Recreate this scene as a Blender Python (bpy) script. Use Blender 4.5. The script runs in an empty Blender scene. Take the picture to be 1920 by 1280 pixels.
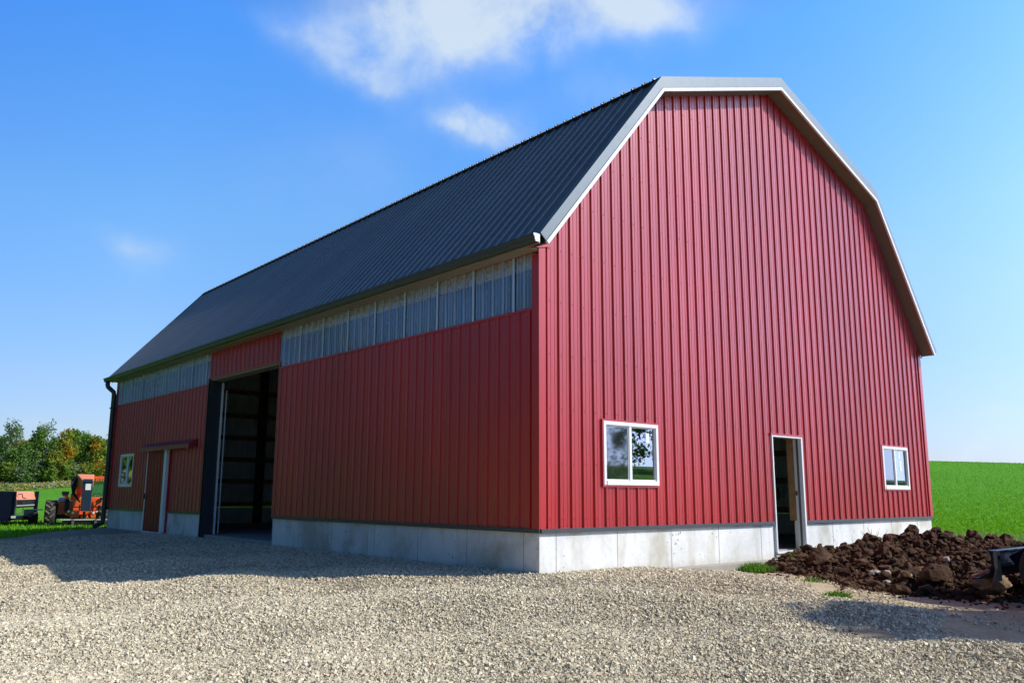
import bpy, bmesh, math, random
import numpy as np
from mathutils import Vector, Matrix, noise
R_ = random.Random(7)
NR = np.random.default_rng(7)
sc = bpy.context.scene
COL = sc.collection

# ------------------------------------------------------------------ materials
def newmat(name):
    m = bpy.data.materials.new(name); m.use_nodes = True
    nt = m.node_tree; nt.nodes.clear()
    out = nt.nodes.new('ShaderNodeOutputMaterial')
    return m, nt, out
def N(nt, kind, **kw):
    n = nt.nodes.new(kind)
    for k, v in kw.items():
        if k.startswith('i_'):
            n.inputs[k[2:].replace('_', ' ')].default_value = v
        else: setattr(n, k, v)
    return n
def L(nt, a, b): nt.links.new(a, b)
def coords(nt, scale=(1, 1, 1)):
    tc = N(nt, 'ShaderNodeTexCoord'); mp = N(nt, 'ShaderNodeMapping')
    mp.inputs['Scale'].default_value = scale
    L(nt, tc.outputs['Object'], mp.inputs['Vector']); return mp.outputs['Vector']
def ramp(nt, fac, stops, interp='LINEAR'):
    r = N(nt, 'ShaderNodeValToRGB'); cr = r.color_ramp; cr.interpolation = interp
    while len(cr.elements) < len(stops): cr.elements.new(0.5)
    for e, (p, c) in zip(cr.elements, stops):
        e.position = p; e.color = (*c, 1) if len(c) == 3 else c
    L(nt, fac, r.inputs['Fac']); return r.outputs['Color']
def noisetex(nt, vec, scale, detail=4, rough=.55, dist=0):
    n = N(nt, 'ShaderNodeTexNoise'); n.inputs['Scale'].default_value = scale
    n.inputs['Detail'].default_value = detail; n.inputs['Roughness'].default_value = rough
    n.inputs['Distortion'].default_value = dist
    L(nt, vec, n.inputs['Vector']); return n.outputs['Fac']
def mixc(nt, fac, a, b, mode='MIX'):
    m = N(nt, 'ShaderNodeMix', data_type='RGBA', blend_type=mode)
    for s, v in ((m.inputs[0], fac), (m.inputs[6], a), (m.inputs[7], b)):
        if isinstance(v, (int, float)): s.default_value = v
        elif isinstance(v, tuple): s.default_value = (*v, 1) if len(v) == 3 else v
        else: L(nt, v, s)
    return m.outputs[2]
def math_(nt, op, a, b=0.0, clamp=False):
    m = N(nt, 'ShaderNodeMath', operation=op); m.use_clamp = clamp
    for s, v in ((m.inputs[0], a), (m.inputs[1], b)):
        if isinstance(v, (int, float)): s.default_value = v
        else: L(nt, v, s)
    return m.outputs[0]
def bump(nt, h, strength=.3, dist=.01):
    b = N(nt, 'ShaderNodeBump'); b.inputs['Strength'].default_value = strength
    b.inputs['Distance'].default_value = dist; L(nt, h, b.inputs['Height']); return b.outputs['Normal']
def simple(name, col, rough=.5, metal=0, var=.12, scale=6, bumps=0, spec=.5, stretch=(1, 1, 1)):
    m, nt, out = newmat(name)
    v = coords(nt, stretch)
    n = noisetex(nt, v, scale, 5, .6)
    c = ramp(nt, n, [(.25, tuple(x*(1-var) for x in col)), (.75, tuple(min(1, x*(1+var)) for x in col))])
    p = N(nt, 'ShaderNodeBsdfPrincipled'); L(nt, c, p.inputs['Base Color'])
    rr = ramp(nt, noisetex(nt, v, scale*2.3, 3), [(.3, (max(0, rough-.07),)*3), (.7, (min(1, rough+.07),)*3)])
    L(nt, rr, p.inputs['Roughness'])
    p.inputs['Metallic'].default_value = metal; p.inputs['Specular IOR Level'].default_value = spec
    if bumps: L(nt, bump(nt, noisetex(nt, v, scale*4, 4), bumps, .01), p.inputs['Normal'])
    L(nt, p.outputs[0], out.inputs['Surface']); return m

def paint_metal(name, col, rough, spec=.5, dirt=.35, coat=0):
    """painted steel sheet: slow colour drift, faint streaks, oil-canning"""
    m, nt, out = newmat(name)
    v = coords(nt)
    p = N(nt, 'ShaderNodeBsdfPrincipled')
    a = noisetex(nt, v, .7, 3)
    c = ramp(nt, a, [(.3, tuple(x*.93 for x in col)), (.7, tuple(x*1.05 for x in col))])
    vs = coords(nt, (9, 9, .35)); s = noisetex(nt, vs, 1.0, 5, .65)
    dust = ramp(nt, s, [(.52, (0, 0, 0)), (.78, (dirt, dirt, dirt))])
    c = mixc(nt, dust, c, tuple(min(1, x*.72+.035) for x in col))
    sq = N(nt, 'ShaderNodeSeparateXYZ'); L(nt, v, sq.inputs[0])
    sn = math_(nt, 'FLOOR', math_(nt, 'MULTIPLY', math_(nt, 'ADD', sq.outputs['X'], math_(nt, 'ADD', sq.outputs['Y'], 50.02)), 1/.9144))
    wn = N(nt, 'ShaderNodeTexWhiteNoise', noise_dimensions='1D'); L(nt, sn, wn.inputs['W'])
    c = mixc(nt, 1.0, c, ramp(nt, wn.outputs['Value'], [(0, (.91, .91, .91)), (1, (1.06, 1.06, 1.06))]), 'MULTIPLY')
    L(nt, c, p.inputs['Base Color'])
    rr = ramp(nt, noisetex(nt, vs, 2.0, 4), [(.3, (rough-.05,)*3), (.7, (rough+.08,)*3)])
    L(nt, rr, p.inputs['Roughness']); p.inputs['Specular IOR Level'].default_value = spec
    p.inputs['Coat Weight'].default_value = coat; p.inputs['Coat Roughness'].default_value = .22; p.inputs['Coat IOR'].default_value = 1.7
    vb = coords(nt, (1, 1, .4)); L(nt, bump(nt, noisetex(nt, vb, 1.6, 2), .25, .02), p.inputs['Normal'])
    L(nt, p.outputs[0], out.inputs['Surface']); return m

M = {}
M['red'] = paint_metal('red painted steel', (.44, .012, .012), .34, .80, .04, 0)
M['redtrim'] = paint_metal('red trim', (.45, .013, .011), .36, .7, .04, 0)
M['roof'] = paint_metal('charcoal roof steel', (.145, .158, .178), .42, 1.0, .04)
M['rooftrim'] = simple('galvanised rake trim', (.17, .195, .205), .42, .15, .05, 3, .02)
M['whitetrim'] = simple('white trim', (.74, .76, .78), .35, 0, .05, 5)
M['bronze'] = simple('dark bronze gutter', (.045, .042, .034), .42, 0, .15, 4)
M['bronze2'] = simple('dark green grey downspout', (.028, .038, .04), .4, 0, .15, 4)
M['charcoal'] = simple('charcoal flat steel', (.022, .028, .036), .5, 0, .15, 2)
M['soffit'] = simple('tan soffit', (.30, .235, .18), .6, 0, .08, 3, .1)
M['soffit2'] = simple('taupe vented soffit', (.17, .14, .125), .6, 0, .08, 3, .1)
M['vinyl'] = simple('white vinyl', (.80, .80, .79), .35, 0, .03, 6)
M['wood'] = simple('spruce lumber', (.36, .20, .09), .7, 0, .3, 5, .2, .3, (1, 1, 1))
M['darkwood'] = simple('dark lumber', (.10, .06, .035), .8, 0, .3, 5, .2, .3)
M['screw'] = simple('screw heads', (.12, .02, .02), .4, .3)
M['dflash'] = simple('dark base flashing', (.07, .07, .075), .45, .2, .1, 4)
M['liner'] = simple('grey liner steel', (.80, .78, .78), .5, .0, .15, 2)
M['doorred'] = paint_metal('brown red door steel', (.30, .030, .018), .5, .3, .02)
M['hood'] = paint_metal('dark red hood', (.26, .02, .02), .4, .5, .08)

def concrete(name, col=(.74, .735, .70)):
    m, nt, out = newmat(name); v = coords(nt)
    p = N(nt, 'ShaderNodeBsdfPrincipled'); p.inputs['Roughness'].default_value = .85
    big = noisetex(nt, v, .9, 6, .6, .4); fine = noisetex(nt, v, 14, 6, .65)
    c = ramp(nt, big, [(.34, tuple(x*f for x, f in zip(col, (.62, .60, .52)))), (.45, tuple(x*.86 for x in col)), (.56, col), (.8, tuple(min(1, x*1.06) for x in col))])
    c = mixc(nt, .35, c, ramp(nt, fine, [(.3, (.45, .45, .44)), (.7, (.78, .78, .77))]), 'MULTIPLY')
    c = mixc(nt, 1.0, c, (1.22, 1.22, 1.22), 'MULTIPLY')
    # air-bubble holes in clusters
    vo = N(nt, 'ShaderNodeTexVoronoi'); vo.inputs['Scale'].default_value = 15; L(nt, v, vo.inputs['Vector'])
    cl = noisetex(nt, v, 1.9, 3, .5)
    thr = math_(nt, 'MULTIPLY', math_(nt, 'SUBTRACT', cl, .43), 1.05)
    hole = math_(nt, 'LESS_THAN', vo.outputs['Distance'], thr)
    rnd = N(nt, 'ShaderNodeSeparateColor'); L(nt, vo.outputs['Color'], rnd.inputs[0])
    hole = math_(nt, 'MULTIPLY', hole, math_(nt, 'GREATER_THAN', rnd.outputs[0], .5))
    c = mixc(nt, math_(nt, 'MULTIPLY', hole, .7), c, (.12, .115, .10))
    # damp, dirty foot just above the ground and yellow run marks
    st = noisetex(nt, coords(nt, (1, 1, .25)), 2.2, 5, .6, .3)
    c = mixc(nt, ramp(nt, st, [(.52, (0, 0, 0)), (.70, (.6, .6, .6))]), c, (.46, .42, .31))
    gz = N(nt, 'ShaderNodeSeparateXYZ'); L(nt, v, gz.inputs[0])
    sp = math_(nt, 'MULTIPLY', math_(nt, 'SUBTRACT', -.36, math_(nt, 'ADD', gz.outputs['Z'], math_(nt, 'MULTIPLY', noisetex(nt, v, 5, 6, .7), .28))), 2.6, True)
    c = mixc(nt, sp, c, (.36, .30, .20))
    L(nt, c, p.inputs['Base Color'])
    h = math_(nt, 'SUBTRACT', math_(nt, 'MULTIPLY', fine, .3), math_(nt, 'MULTIPLY', hole, 1.0))
    L(nt, bump(nt, h, .4, .006), p.inputs['Normal'])
    L(nt, p.outputs[0], out.inputs['Surface']); return m
M['conc'] = concrete('poured concrete')
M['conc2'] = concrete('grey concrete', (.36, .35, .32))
M['seam'] = simple('form seam', (.30, .28, .24), .9, 0, .35, 9)

def mix_glass(name, tint, refl_rough, base_spec, diffuse=0, dcol=(.5, .6, .7), ior=1.5):
    m, nt, out = newmat(name)
    tr = N(nt, 'ShaderNodeBsdfTransparent'); tr.inputs[0].default_value = (*tint, 1)
    gl = N(nt, 'ShaderNodeBsdfGlossy'); gl.inputs['Roughness'].default_value = refl_rough
    gl.inputs['Color'].default_value = (.95, .97, 1, 1)
    fr = N(nt, 'ShaderNodeFresnel'); fr.inputs['IOR'].default_value = ior
    f = math_(nt, 'ADD', fr.outputs[0], base_spec, True)
    mx = N(nt, 'ShaderNodeMixShader'); L(nt, f, mx.inputs[0]); L(nt, tr.outputs[0], mx.inputs[1]); L(nt, gl.outputs[0], mx.inputs[2])
    last = mx
    if diffuse:
        d = N(nt, 'ShaderNodeBsdfDiffuse'); d.inputs[0].default_value = (*dcol, 1)
        m2 = N(nt, 'ShaderNodeMixShader'); m2.inputs[0].default_value = diffuse
        L(nt, mx.outputs[0], m2.inputs[1]); L(nt, d.outputs[0], m2.inputs[2]); last = m2
    L(nt, last.outputs[0], out.inputs['Surface']); return m
M['glass'] = mix_glass('window glass', (.55, .6, .6), .004, .22)
M['screen'] = mix_glass('insect screen glass', (.3, .32, .34), .03, .14, .08, (.10, .10, .11))
M['cabglass'] = mix_glass('tinted cab glass', (.62, .92, .78), .02, .10, .06, (.4, .7, .6))
M['poly'] = mix_glass('clear polycarbonate sheet', (.95, .94, .93), .11, .13, .14, (.40, .60, .95), 1.5)
M['polyrib'] = mix_glass('rib of clear polycarbonate', (.72, .74, .78), .2, .14, .34, (.50, .68, .98), 1.5)
M['poly2'] = mix_glass('doubled polycarbonate lap', (.6, .7, .8), .25, .12, .62, (.66, .80, .98), 1.5)

def osb():
    m, nt, out = newmat('stained header board'); v = coords(nt)
    p = N(nt, 'ShaderNodeBsdfPrincipled'); p.inputs['Roughness'].default_value = .8
    n = noisetex(nt, coords(nt, (1, 5, 9)), 2.2, 4, .6)
    c = ramp(nt, n, [(.40, (.92, .66, .40)), (.52, (.95, .72, .46)), (.60, (.66, .28, .06)), (.75, (.45, .20, .08))])
    L(nt, c, p.inputs['Base Color']); L(nt, p.outputs[0], out.inputs['Surface']); return m
M['osb'] = osb()

def gravel_mat(name, base=((.30, .26, .20), (.52, .46, .35), (.70, .63, .48)), scale=58, bmp=.9):
    m, nt, out = newmat(name); v = coords(nt)
    vo = N(nt, 'ShaderNodeTexVoronoi'); vo.inputs['Scale'].default_value = scale; L(nt, v, vo.inputs['Vector'])
    sp = N(nt, 'ShaderNodeSeparateColor'); L(nt, vo.outputs['Color'], sp.inputs[0])
    c = ramp(nt, sp.outputs[0], [(0, base[0]), (.45, base[1]), (1, base[2])])
    edge = ramp(nt, vo.outputs['Distance'], [(.25, (1, 1, 1)), (.75, (.6, .57, .52))])
    c = mixc(nt, 1, c, edge, 'MULTIPLY')
    big = noisetex(nt, v, .6, 5, .6, .5)
    c = mixc(nt, ramp(nt, big, [(.45, (0, 0, 0)), (.7, (.5, .5, .5))]), c, (.50, .43, .33))
    p = N(nt, 'ShaderNodeBsdfPrincipled'); p.inputs['Roughness'].default_value = .9
    p.inputs['Specular IOR Level'].default_value = .2
    L(nt, c, p.inputs['Base Color'])
    h = math_(nt, 'SUBTRACT', 1, vo.outputs['Distance'])
    L(nt, bump(nt, h, bmp, .02), p.inputs['Normal'])
    L(nt, p.outputs[0], out.inputs['Surface']); return m
M['gravel'] = gravel_mat('crushed gravel bed')
def stone_mat():
    m, nt, out = newmat('crushed limestone'); v = coords(nt)
    g = N(nt, 'ShaderNodeNewGeometry')
    c = ramp(nt, g.outputs['Random Per Island'], [(0, (.36, .31, .23)), (.2, (.56, .48, .33)), (.6, (.72, .63, .44)), (.93, (.83, .76, .57)), (1, (.56, .39, .23))])
    c = mixc(nt, .5, c, ramp(nt, noisetex(nt, v, 60, 3), [(.3, (.6, .6, .6)), (.7, (1, 1, 1))]), 'MULTIPLY')
    p = N(nt, 'ShaderNodeBsdfPrincipled'); p.inputs['Roughness'].default_value = .85
    p.inputs['Specular IOR Level'].default_value = .25
    L(nt, c, p.inputs['Base Color']); L(nt, p.outputs[0], out.inputs['Surface']); return m
M['stone'] = stone_mat()
def soil_mat(name, c1, c2, c3, rough=.95):
    m, nt, out = newmat(name); v = coords(nt)
    n = noisetex(nt, v, 2.6, 8, .7, .3); n2 = noisetex(nt, v, 22, 6, .7)
    c = ramp(nt, n, [(.3, c1), (.52, c2), (.75, c3)])
    c = mixc(nt, .6, c, ramp(nt, n2, [(.3, (.45, .45, .45)), (.7, (1, 1, 1))]), 'MULTIPLY')
    p = N(nt, 'ShaderNodeBsdfPrincipled'); p.inputs['Roughness'].default_value = rough
    p.inputs['Specular IOR Level'].default_value = .15
    L(nt, c, p.inputs['Base Color']); L(nt, bump(nt, n2, .8, .03), p.inputs['Normal'])
    L(nt, p.outputs[0], out.inputs['Surface']); return m
M['soil'] = soil_mat('dark brown topsoil', (.038, .021, .012), (.098, .053, .030), (.24, .145, .08))
M['dirt'] = soil_mat('pale sandy dirt', (.44, .35, .20), (.60, .50, .32), (.70, .62, .45))
M['rockbrown'] = soil_mat('brown rock', (.20, .13, .08), (.34, .24, .15), (.50, .42, .32), .85)
M['rockpale'] = soil_mat('pale rock', (.42, .37, .30), (.56, .52, .45), (.68, .65, .60), .8)
def field_mat():
    m, nt, out = newmat('green crop field'); v = coords(nt)
    n = noisetex(nt, v, .035, 5, .6, .6); n2 = noisetex(nt, coords(nt, (1, 2.6, 1)), 1.3, 7, .75)
    n3 = noisetex(nt, v, 9, 4, .7)
    c = ramp(nt, n, [(.3, (.10, .33, .014)), (.6, (.125, .39, .018)), (.8, (.16, .40, .03))])
    c = mixc(nt, .75, c, ramp(nt, n2, [(.30, (.66, .72, .6)), (.48, (1, 1, .95)), (.72, (1.2, 1.12, 1.2))]), 'MULTIPLY')
    c = mixc(nt, .6, c, ramp(nt, n3, [(.3, (.55, .6, .5)), (.7, (1.1, 1.1, 1.1))]), 'MULTIPLY')
    p = N(nt, 'ShaderNodeBsdfPrincipled'); p.inputs['Roughness'].default_value = .9
    p.inputs['Specular IOR Level'].default_value = .1
    L(nt, c, p.inputs['Base Color'])
    L(nt, bump(nt, math_(nt, 'ADD', n2, n3), .9, .12), p.inputs['Normal'])
    L(nt, p.outputs[0], out.inputs['Surface']); return m
M['field'] = field_mat()
def leaf_mat(name, cols, trans=.3):
    m, nt, out = newmat(name)
    g = N(nt, 'ShaderNodeNewGeometry')
    st = [(i/(max(1, len(cols)-1)), c) for i, c in enumerate(cols)]
    c = ramp(nt, g.outputs['Random Per Island'], st)
    d = N(nt, 'ShaderNodeBsdfDiffuse'); L(nt, c, d.inputs[0])
    t = N(nt, 'ShaderNodeBsdfTranslucent'); L(nt, mixc(nt, 1, c, (1.1, 1.2, .6), 'MULTIPLY'), t.inputs[0])
    mx = N(nt, 'ShaderNodeMixShader'); mx.inputs[0].default_value = trans
    L(nt, d.outputs[0], mx.inputs[1]); L(nt, t.outputs[0], mx.inputs[2])
    L(nt, mx.outputs[0], out.inputs['Surface']); return m
M['leaf_dark'] = leaf_mat('dark green leaves', [(0.068, 0.128, 0.033), (0.105, 0.195, 0.045), (0.150, 0.240, 0.060)])
M['leaf_mid'] = leaf_mat('mid green leaves', [(0.098, 0.182, 0.028), (0.154, 0.266, 0.042), (0.238, 0.322, 0.056)])
M['leaf_grey'] = leaf_mat('grey green leaves', [(0.116, 0.174, 0.087), (0.189, 0.261, 0.131), (0.275, 0.334, 0.189)])
M['leaf_gold'] = leaf_mat('golden leaves', [(0.220, 0.187, 0.022), (0.374, 0.242, 0.028), (0.462, 0.220, 0.022), (0.176, 0.220, 0.033)])
M['leaf_olive'] = leaf_mat('olive leaves', [(0.150, 0.188, 0.025), (0.250, 0.275, 0.037), (0.350, 0.312, 0.062)])
M['leaf_bare'] = leaf_mat('thin brown leaves', [(.20, .16, .13), (.26, .20, .17), (.22, .20, .12)])
M['grass'] = leaf_mat('green grass', [(.09, .24, .015), (.14, .34, .025), (.24, .42, .05)])
M['crop'] = leaf_mat('young crop blades', [(.14, .34, .016), (.19, .40, .025), (.27, .42, .05)])
M['weed'] = leaf_mat('dry weeds', [(.22, .20, .06), (.36, .32, .14), (.46, .43, .28), (.34, .24, .05), (.16, .19, .05)])
M['weedgreen'] = leaf_mat('weed leaves', [(.06, .17, .02), (.12, .26, .035), (.18, .32, .06)])
M['bark'] = simple('bark', (.10, .075, .055), .9, 0, .3, 8, .4, .2)
M['orange'] = simple('orange machine paint', (.72, .115, .022), .38, 0, .1, 5, .05)
M['orangepale'] = simple('sun bleached orange paint', (.80, .26, .13), .45, 0, .1, 5)
M['darkorange'] = simple('dusty orange paint', (.36, .045, .015), .5, 0, .2, 6)
M['lilac'] = simple('pale grey cover', (.42, .42, .52), .5, 0, .1, 4)
M['black'] = simple('black paint', (.012, .013, .016), .5, 0, .2, 5, spec=.2)
M['navy'] = simple('navy paint', (.006, .008, .026), .55, 0, .2, 4, spec=.15)
M['slate'] = simple('slate blue steel', (.016, .028, .055), .4, 0, .15, 5)
M['tyre'] = simple('tyre rubber', (.028, .027, .026), .8, 0, .25, 12, .3, .3)
M['lug'] = simple('dusty tyre lugs', (.15, .13, .10), .9, 0, .3, 14, .2, .2)
M['rimwhite'] = simple('white wheel rim', (.75, .75, .78), .4, 0, .08, 6)
M['greysteel'] = simple('worn grey steel', (.16, .15, .13), .5, .5, .3, 9, .2)
M['palesteel'] = simple('pale bar', (.55, .55, .52), .4, .3, .1, 5)
M['paper'] = simple('white paper', (.85, .84, .80), .6, 0, .04, 20)
M['lamp'] = simple('lamp lens', (.8, .78, .7), .2, 0, .05, 10)

# ------------------------------------------------------------------ mesh builder
class MB:
    def __init__(s): s.v = []; s.f = []; s.m = []; s.starts = []
    def add(s, vs, fs, mi=0):
        b = len(s.v); s.starts.append((b, len(s.f))); s.v += [tuple(v) for v in vs]
        s.f += [tuple(b+i for i in f) for f in fs]; s.m += [mi]*len(fs); return s
    def box(s, a, b, mi=0, mat=None):
        x0, x1 = sorted((a[0], b[0])); y0, y1 = sorted((a[1], b[1])); z0, z1 = sorted((a[2], b[2]))
        vs = [Vector(p) for p in ((x0,y0,z0),(x1,y0,z0),(x1,y1,z0),(x0,y1,z0),(x0,y0,z1),(x1,y0,z1),(x1,y1,z1),(x0,y1,z1))]
        if mat is not None: vs = [mat @ v for v in vs]
        return s.add(vs, [(0,3,2,1),(4,5,6,7),(0,1,5,4),(1,2,6,5),(2,3,7,6),(3,0,4,7)], mi)
    def beam(s, p, q, w, h, mi=0, up=(0,0,1)):
        p = Vector(p); q = Vector(q); d = (q-p); ln = d.length; d.normalize(); u = Vector(up)
        if abs(d.dot(u)) > .98: u = Vector((0,1,0))
        r = d.cross(u).normalized(); u = r.cross(d)
        m = Matrix((( d.x, r.x, u.x, p.x),(d.y, r.y, u.y, p.y),(d.z, r.z, u.z, p.z),(0,0,0,1)))
        return s.box((0,-w/2,-h/2),(ln,w/2,h/2), mi, m)
    def prism(s, prof, ax, a, b, mi=0):
        """closed 2D profile extruded along axis ax from a to b; profile in the two other axes, in order"""
        n = len(prof); vs = []
        for t in (a, b):
            for (p, q) in prof:
                vs.append({'x': (t,p,q), 'y': (p,t,q), 'z': (p,q,t)}[ax])
        fs = [tuple(range(n))[::-1], tuple(range(n, 2*n))]
        fs += [(i, (i+1) % n, n+(i+1) % n, n+i) for i in range(n)]
        return s.add(vs, fs, mi)
    def tube(s, pts, r, k=10, mi=0, cap=True):
        pts = [Vector(p) for p in pts]; n = len(pts)
        rs = r if isinstance(r, (list, tuple)) else [r]*n
        vs = []; u = None
        for i, p in enumerate(pts):
            d = (pts[min(i+1, n-1)]-pts[max(i-1, 0)]).normalized()
            if u is None: u = d.orthogonal().normalized()
            u = (u - d*u.dot(d)).normalized(); w = d.cross(u)
            for j in range(k):
                a = 2*math.pi*j/k; vs.append(p + (u*math.cos(a)+w*math.sin(a))*rs[i])
        fs = [(i*k+j, i*k+(j+1) % k, (i+1)*k+(j+1) % k, (i+1)*k+j) for i in range(n-1) for j in range(k)]
        if cap: fs += [tuple(range(k))[::-1], tuple(range((n-1)*k, n*k))]
        return s.add(vs, fs, mi)
    def lathe(s, prof, c, ax='x', k=28, mi=0):
        """prof: (axial, radius) list"""
        vs = []
        for (t, r) in prof:
            for j in range(k):
                a = 2*math.pi*j/k; p, q = r*math.cos(a), r*math.sin(a)
                o = {'x': (t,p,q), 'y': (p,t,q), 'z': (p,q,t)}[ax]
                vs.append((c[0]+o[0], c[1]+o[1], c[2]+o[2]))
        n = len(prof)
        fs = [(i*k+j, i*k+(j+1) % k, (i+1)*k+(j+1) % k, (i+1)*k+j) for i in range(n-1) for j in range(k)]
        fs += [tuple(range(k))[::-1], tuple(range((n-1)*k, n*k))]
        return s.add(vs, fs, mi)
    def xform(s, mat): s.v = [tuple(mat @ Vector(v)) for v in s.v]; return s
    def build(s, name, mats, parent=None, smooth=False, bevel=0, loc=None, recalc=True, **props):
        if not isinstance(mats, (list, tuple)): mats = [mats]
        me = bpy.data.meshes.new(name)
        me.from_pydata(s.v, [], s.f); me.materials.clear()
        for m in mats: me.materials.append(m)
        me.polygons.foreach_set('material_index', s.m)
        if recalc:
            bm = bmesh.new(); bm.from_mesh(me); bmesh.ops.recalc_face_normals(bm, faces=bm.faces[:]); bm.to_mesh(me); bm.free()
        if smooth: me.polygons.foreach_set('use_smooth', [True]*len(me.polygons))
        me.update()
        o = bpy.data.objects.new(name, me); COL.objects.link(o)
        if bevel:
            b = o.modifiers.new('bevel', 'BEVEL'); b.width = bevel; b.segments = 2; b.limit_method = 'ANGLE'; b.angle_limit = .6
        if parent is not None: o.parent = parent
        for k, v in props.items(): o[k] = v
        return o
def build_each(mb, name, mats, parent=None, **kw):
    """every box / prism / tube collected in mb becomes an object of its own"""
    out = []; n = len(mb.starts)
    for i, (v0, f0) in enumerate(mb.starts):
        v1, f1 = mb.starts[i+1] if i+1 < n else (len(mb.v), len(mb.f))
        m = MB(); m.v = mb.v[v0:v1]; m.f = [tuple(a-v0 for a in f) for f in mb.f[f0:f1]]; m.m = mb.m[f0:f1]; m.starts = [(0, 0)]
        out.append(m.build(name, mats, parent, **kw))
    return out
def thing(name, label, category, loc=(0,0,0), rz=0, group=None):
    o = bpy.data.objects.new(name, None); COL.objects.link(o)
    o.empty_display_size = .2
    o.location = loc; o.rotation_euler = (0,0,rz); o['label'] = label; o['category'] = category
    if group: o['group'] = group
    return o
def npmesh(name, V, F, mats, parent=None, smooth=False, midx=None, **props):
    """V (n,3) array, F (m,k) array with constant k"""
    me = bpy.data.meshes.new(name); V = np.asarray(V, np.float32); F = np.asarray(F, np.int32)
    k = F.shape[1]
    me.vertices.add(len(V)); me.vertices.foreach_set('co', V.ravel())
    me.loops.add(F.size); me.loops.foreach_set('vertex_index', F.ravel())
    me.polygons.add(len(F)); me.polygons.foreach_set('loop_start', np.arange(0, F.size, k, dtype=np.int32))
    me.polygons.foreach_set('loop_total', np.full(len(F), k, np.int32))
    for m in (mats if isinstance(mats, (list, tuple)) else [mats]): me.materials.append(m)
    if midx is not None: me.polygons.foreach_set('material_index', np.asarray(midx, np.int32))
    me.polygons.foreach_set('use_smooth', np.full(len(F), smooth))
    me.update(calc_edges=True); me.validate()
    o = bpy.data.objects.new(name, me); COL.objects.link(o)
    if parent is not None: o.parent = parent
    for kk, v in props.items(): o[kk] = v
    return o

# ------------------------------------------------------------------ camera
CAM = Vector((-7.74202, -8.25662, .4598))
yaw, pitch, roll = (math.radians(a) for a in (41.28389, 10.22044, .25442))
Fv = Vector((math.sin(yaw)*math.cos(pitch), math.cos(yaw)*math.cos(pitch), math.sin(pitch)))
Rv = Vector((math.cos(yaw), -math.sin(yaw), 0)); Uv = Rv.cross(Fv)
R2 = Rv*math.cos(roll)+Uv*math.sin(roll); U2 = -Rv*math.sin(roll)+Uv*math.cos(roll)
cd = bpy.data.cameras.new('camera'); cam = bpy.data.objects.new('camera', cd); COL.objects.link(cam)
cam.matrix_world = Matrix(((R2.x, U2.x, -Fv.x, CAM.x), (R2.y, U2.y, -Fv.y, CAM.y), (R2.z, U2.z, -Fv.z, CAM.z), (0,0,0,1)))
cd.sensor_width = 36; cd.lens = 1579.62/1920*36; cd.clip_end = 8000; cd.clip_start = .05
sc.camera = cam
def az_of_px(px):      # azimuth (clockwise from +Y) of a column at horizon height
    d = Fv + R2*((px-960)/1579.62) - U2*((930-640)/1579.62)
    return math.atan2(d.x, d.y)

# ------------------------------------------------------------------ terrain
def sstep(a, b, x):
    t = np.clip((x-a)/(b-a), 0, 1); return t*t*(3-2*t)
def fnoise(x, y, s, seed=0.0):
    """cheap smooth pseudo noise from sines, vectorised"""
    x = x*s+seed*3.1; y = y*s+seed*1.7
    return (np.sin(x*1.0+1.3*np.sin(y*.9+seed))+np.sin(y*1.3+1.1*np.sin(x*.8-seed))+np.sin((x+y)*.73+seed*2)+.6*np.sin(x*2.3-y*1.9+seed)+.5*np.sin(x*3.1+y*2.7))/4
_px = [-1500, -900, -400, 0, 130, 300, 700, 1100, 1500, 1740, 1920, 2400, 3200]
_az = np.array([az_of_px(p) for p in _px]); _e = np.array([-10, -8, -6, -1, 8, 26, 70, 78, 70, 62, 56, 36, 15.])/1579.6
def terrain(x, y):
    x = np.asarray(x, float); y = np.asarray(y, float)
    dx = np.maximum(np.maximum(-x, x-12.0), 0); dy = np.maximum(np.maximum(-y, y-18.5), 0)
    d = np.hypot(dx, dy)
    z = -.6-.52*(1-np.exp(-d/9))
    dip = sstep(1.5, 4.1, x)*(1-sstep(14, 18, x))*np.exp(-np.maximum(-y, 0)/3.0)*(y < 9)
    z = z-.16*dip
    rx = x-CAM.x; ry = y-CAM.y; r = np.hypot(rx, ry); a = np.arctan2(rx, ry)
    e = np.interp(a, _az, _e, left=-.004, right=.010)+.030*np.exp(-((a-2.29)/.35)**2)
    t = sstep(34, 150, r)**1.25
    crest = CAM.z+e*132
    far = -1.0+(crest+1.0)*t
    # beyond the field edge the ground keeps climbing under the weeds and woods on the left
    left = 1-sstep(_az[3], _az[5], a)
    bank = sstep(140, 175, r)*left*(1.9)
    drop = np.maximum(r-150, 0)*(1-left)*.02
    z2 = np.where(r > 30, far, z)
    w = sstep(24, 42, r)
    inb = (x > -3) & (x < 15) & (y > -3) & (y < 21)
    w = np.where(inb, 0, w)
    w2 = sstep(0, 7, d)
    out = z*(1-w)+z2*w
    out = out+bank*w-drop*w
    return out
TZ = lambda x, y: float(terrain(x, y))
def field_noise(x, y):
    r = np.hypot(x-CAM.x, y-CAM.y)
    return .10*fnoise(x, y, .11, 3)*sstep(22, 60, r)
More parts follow.
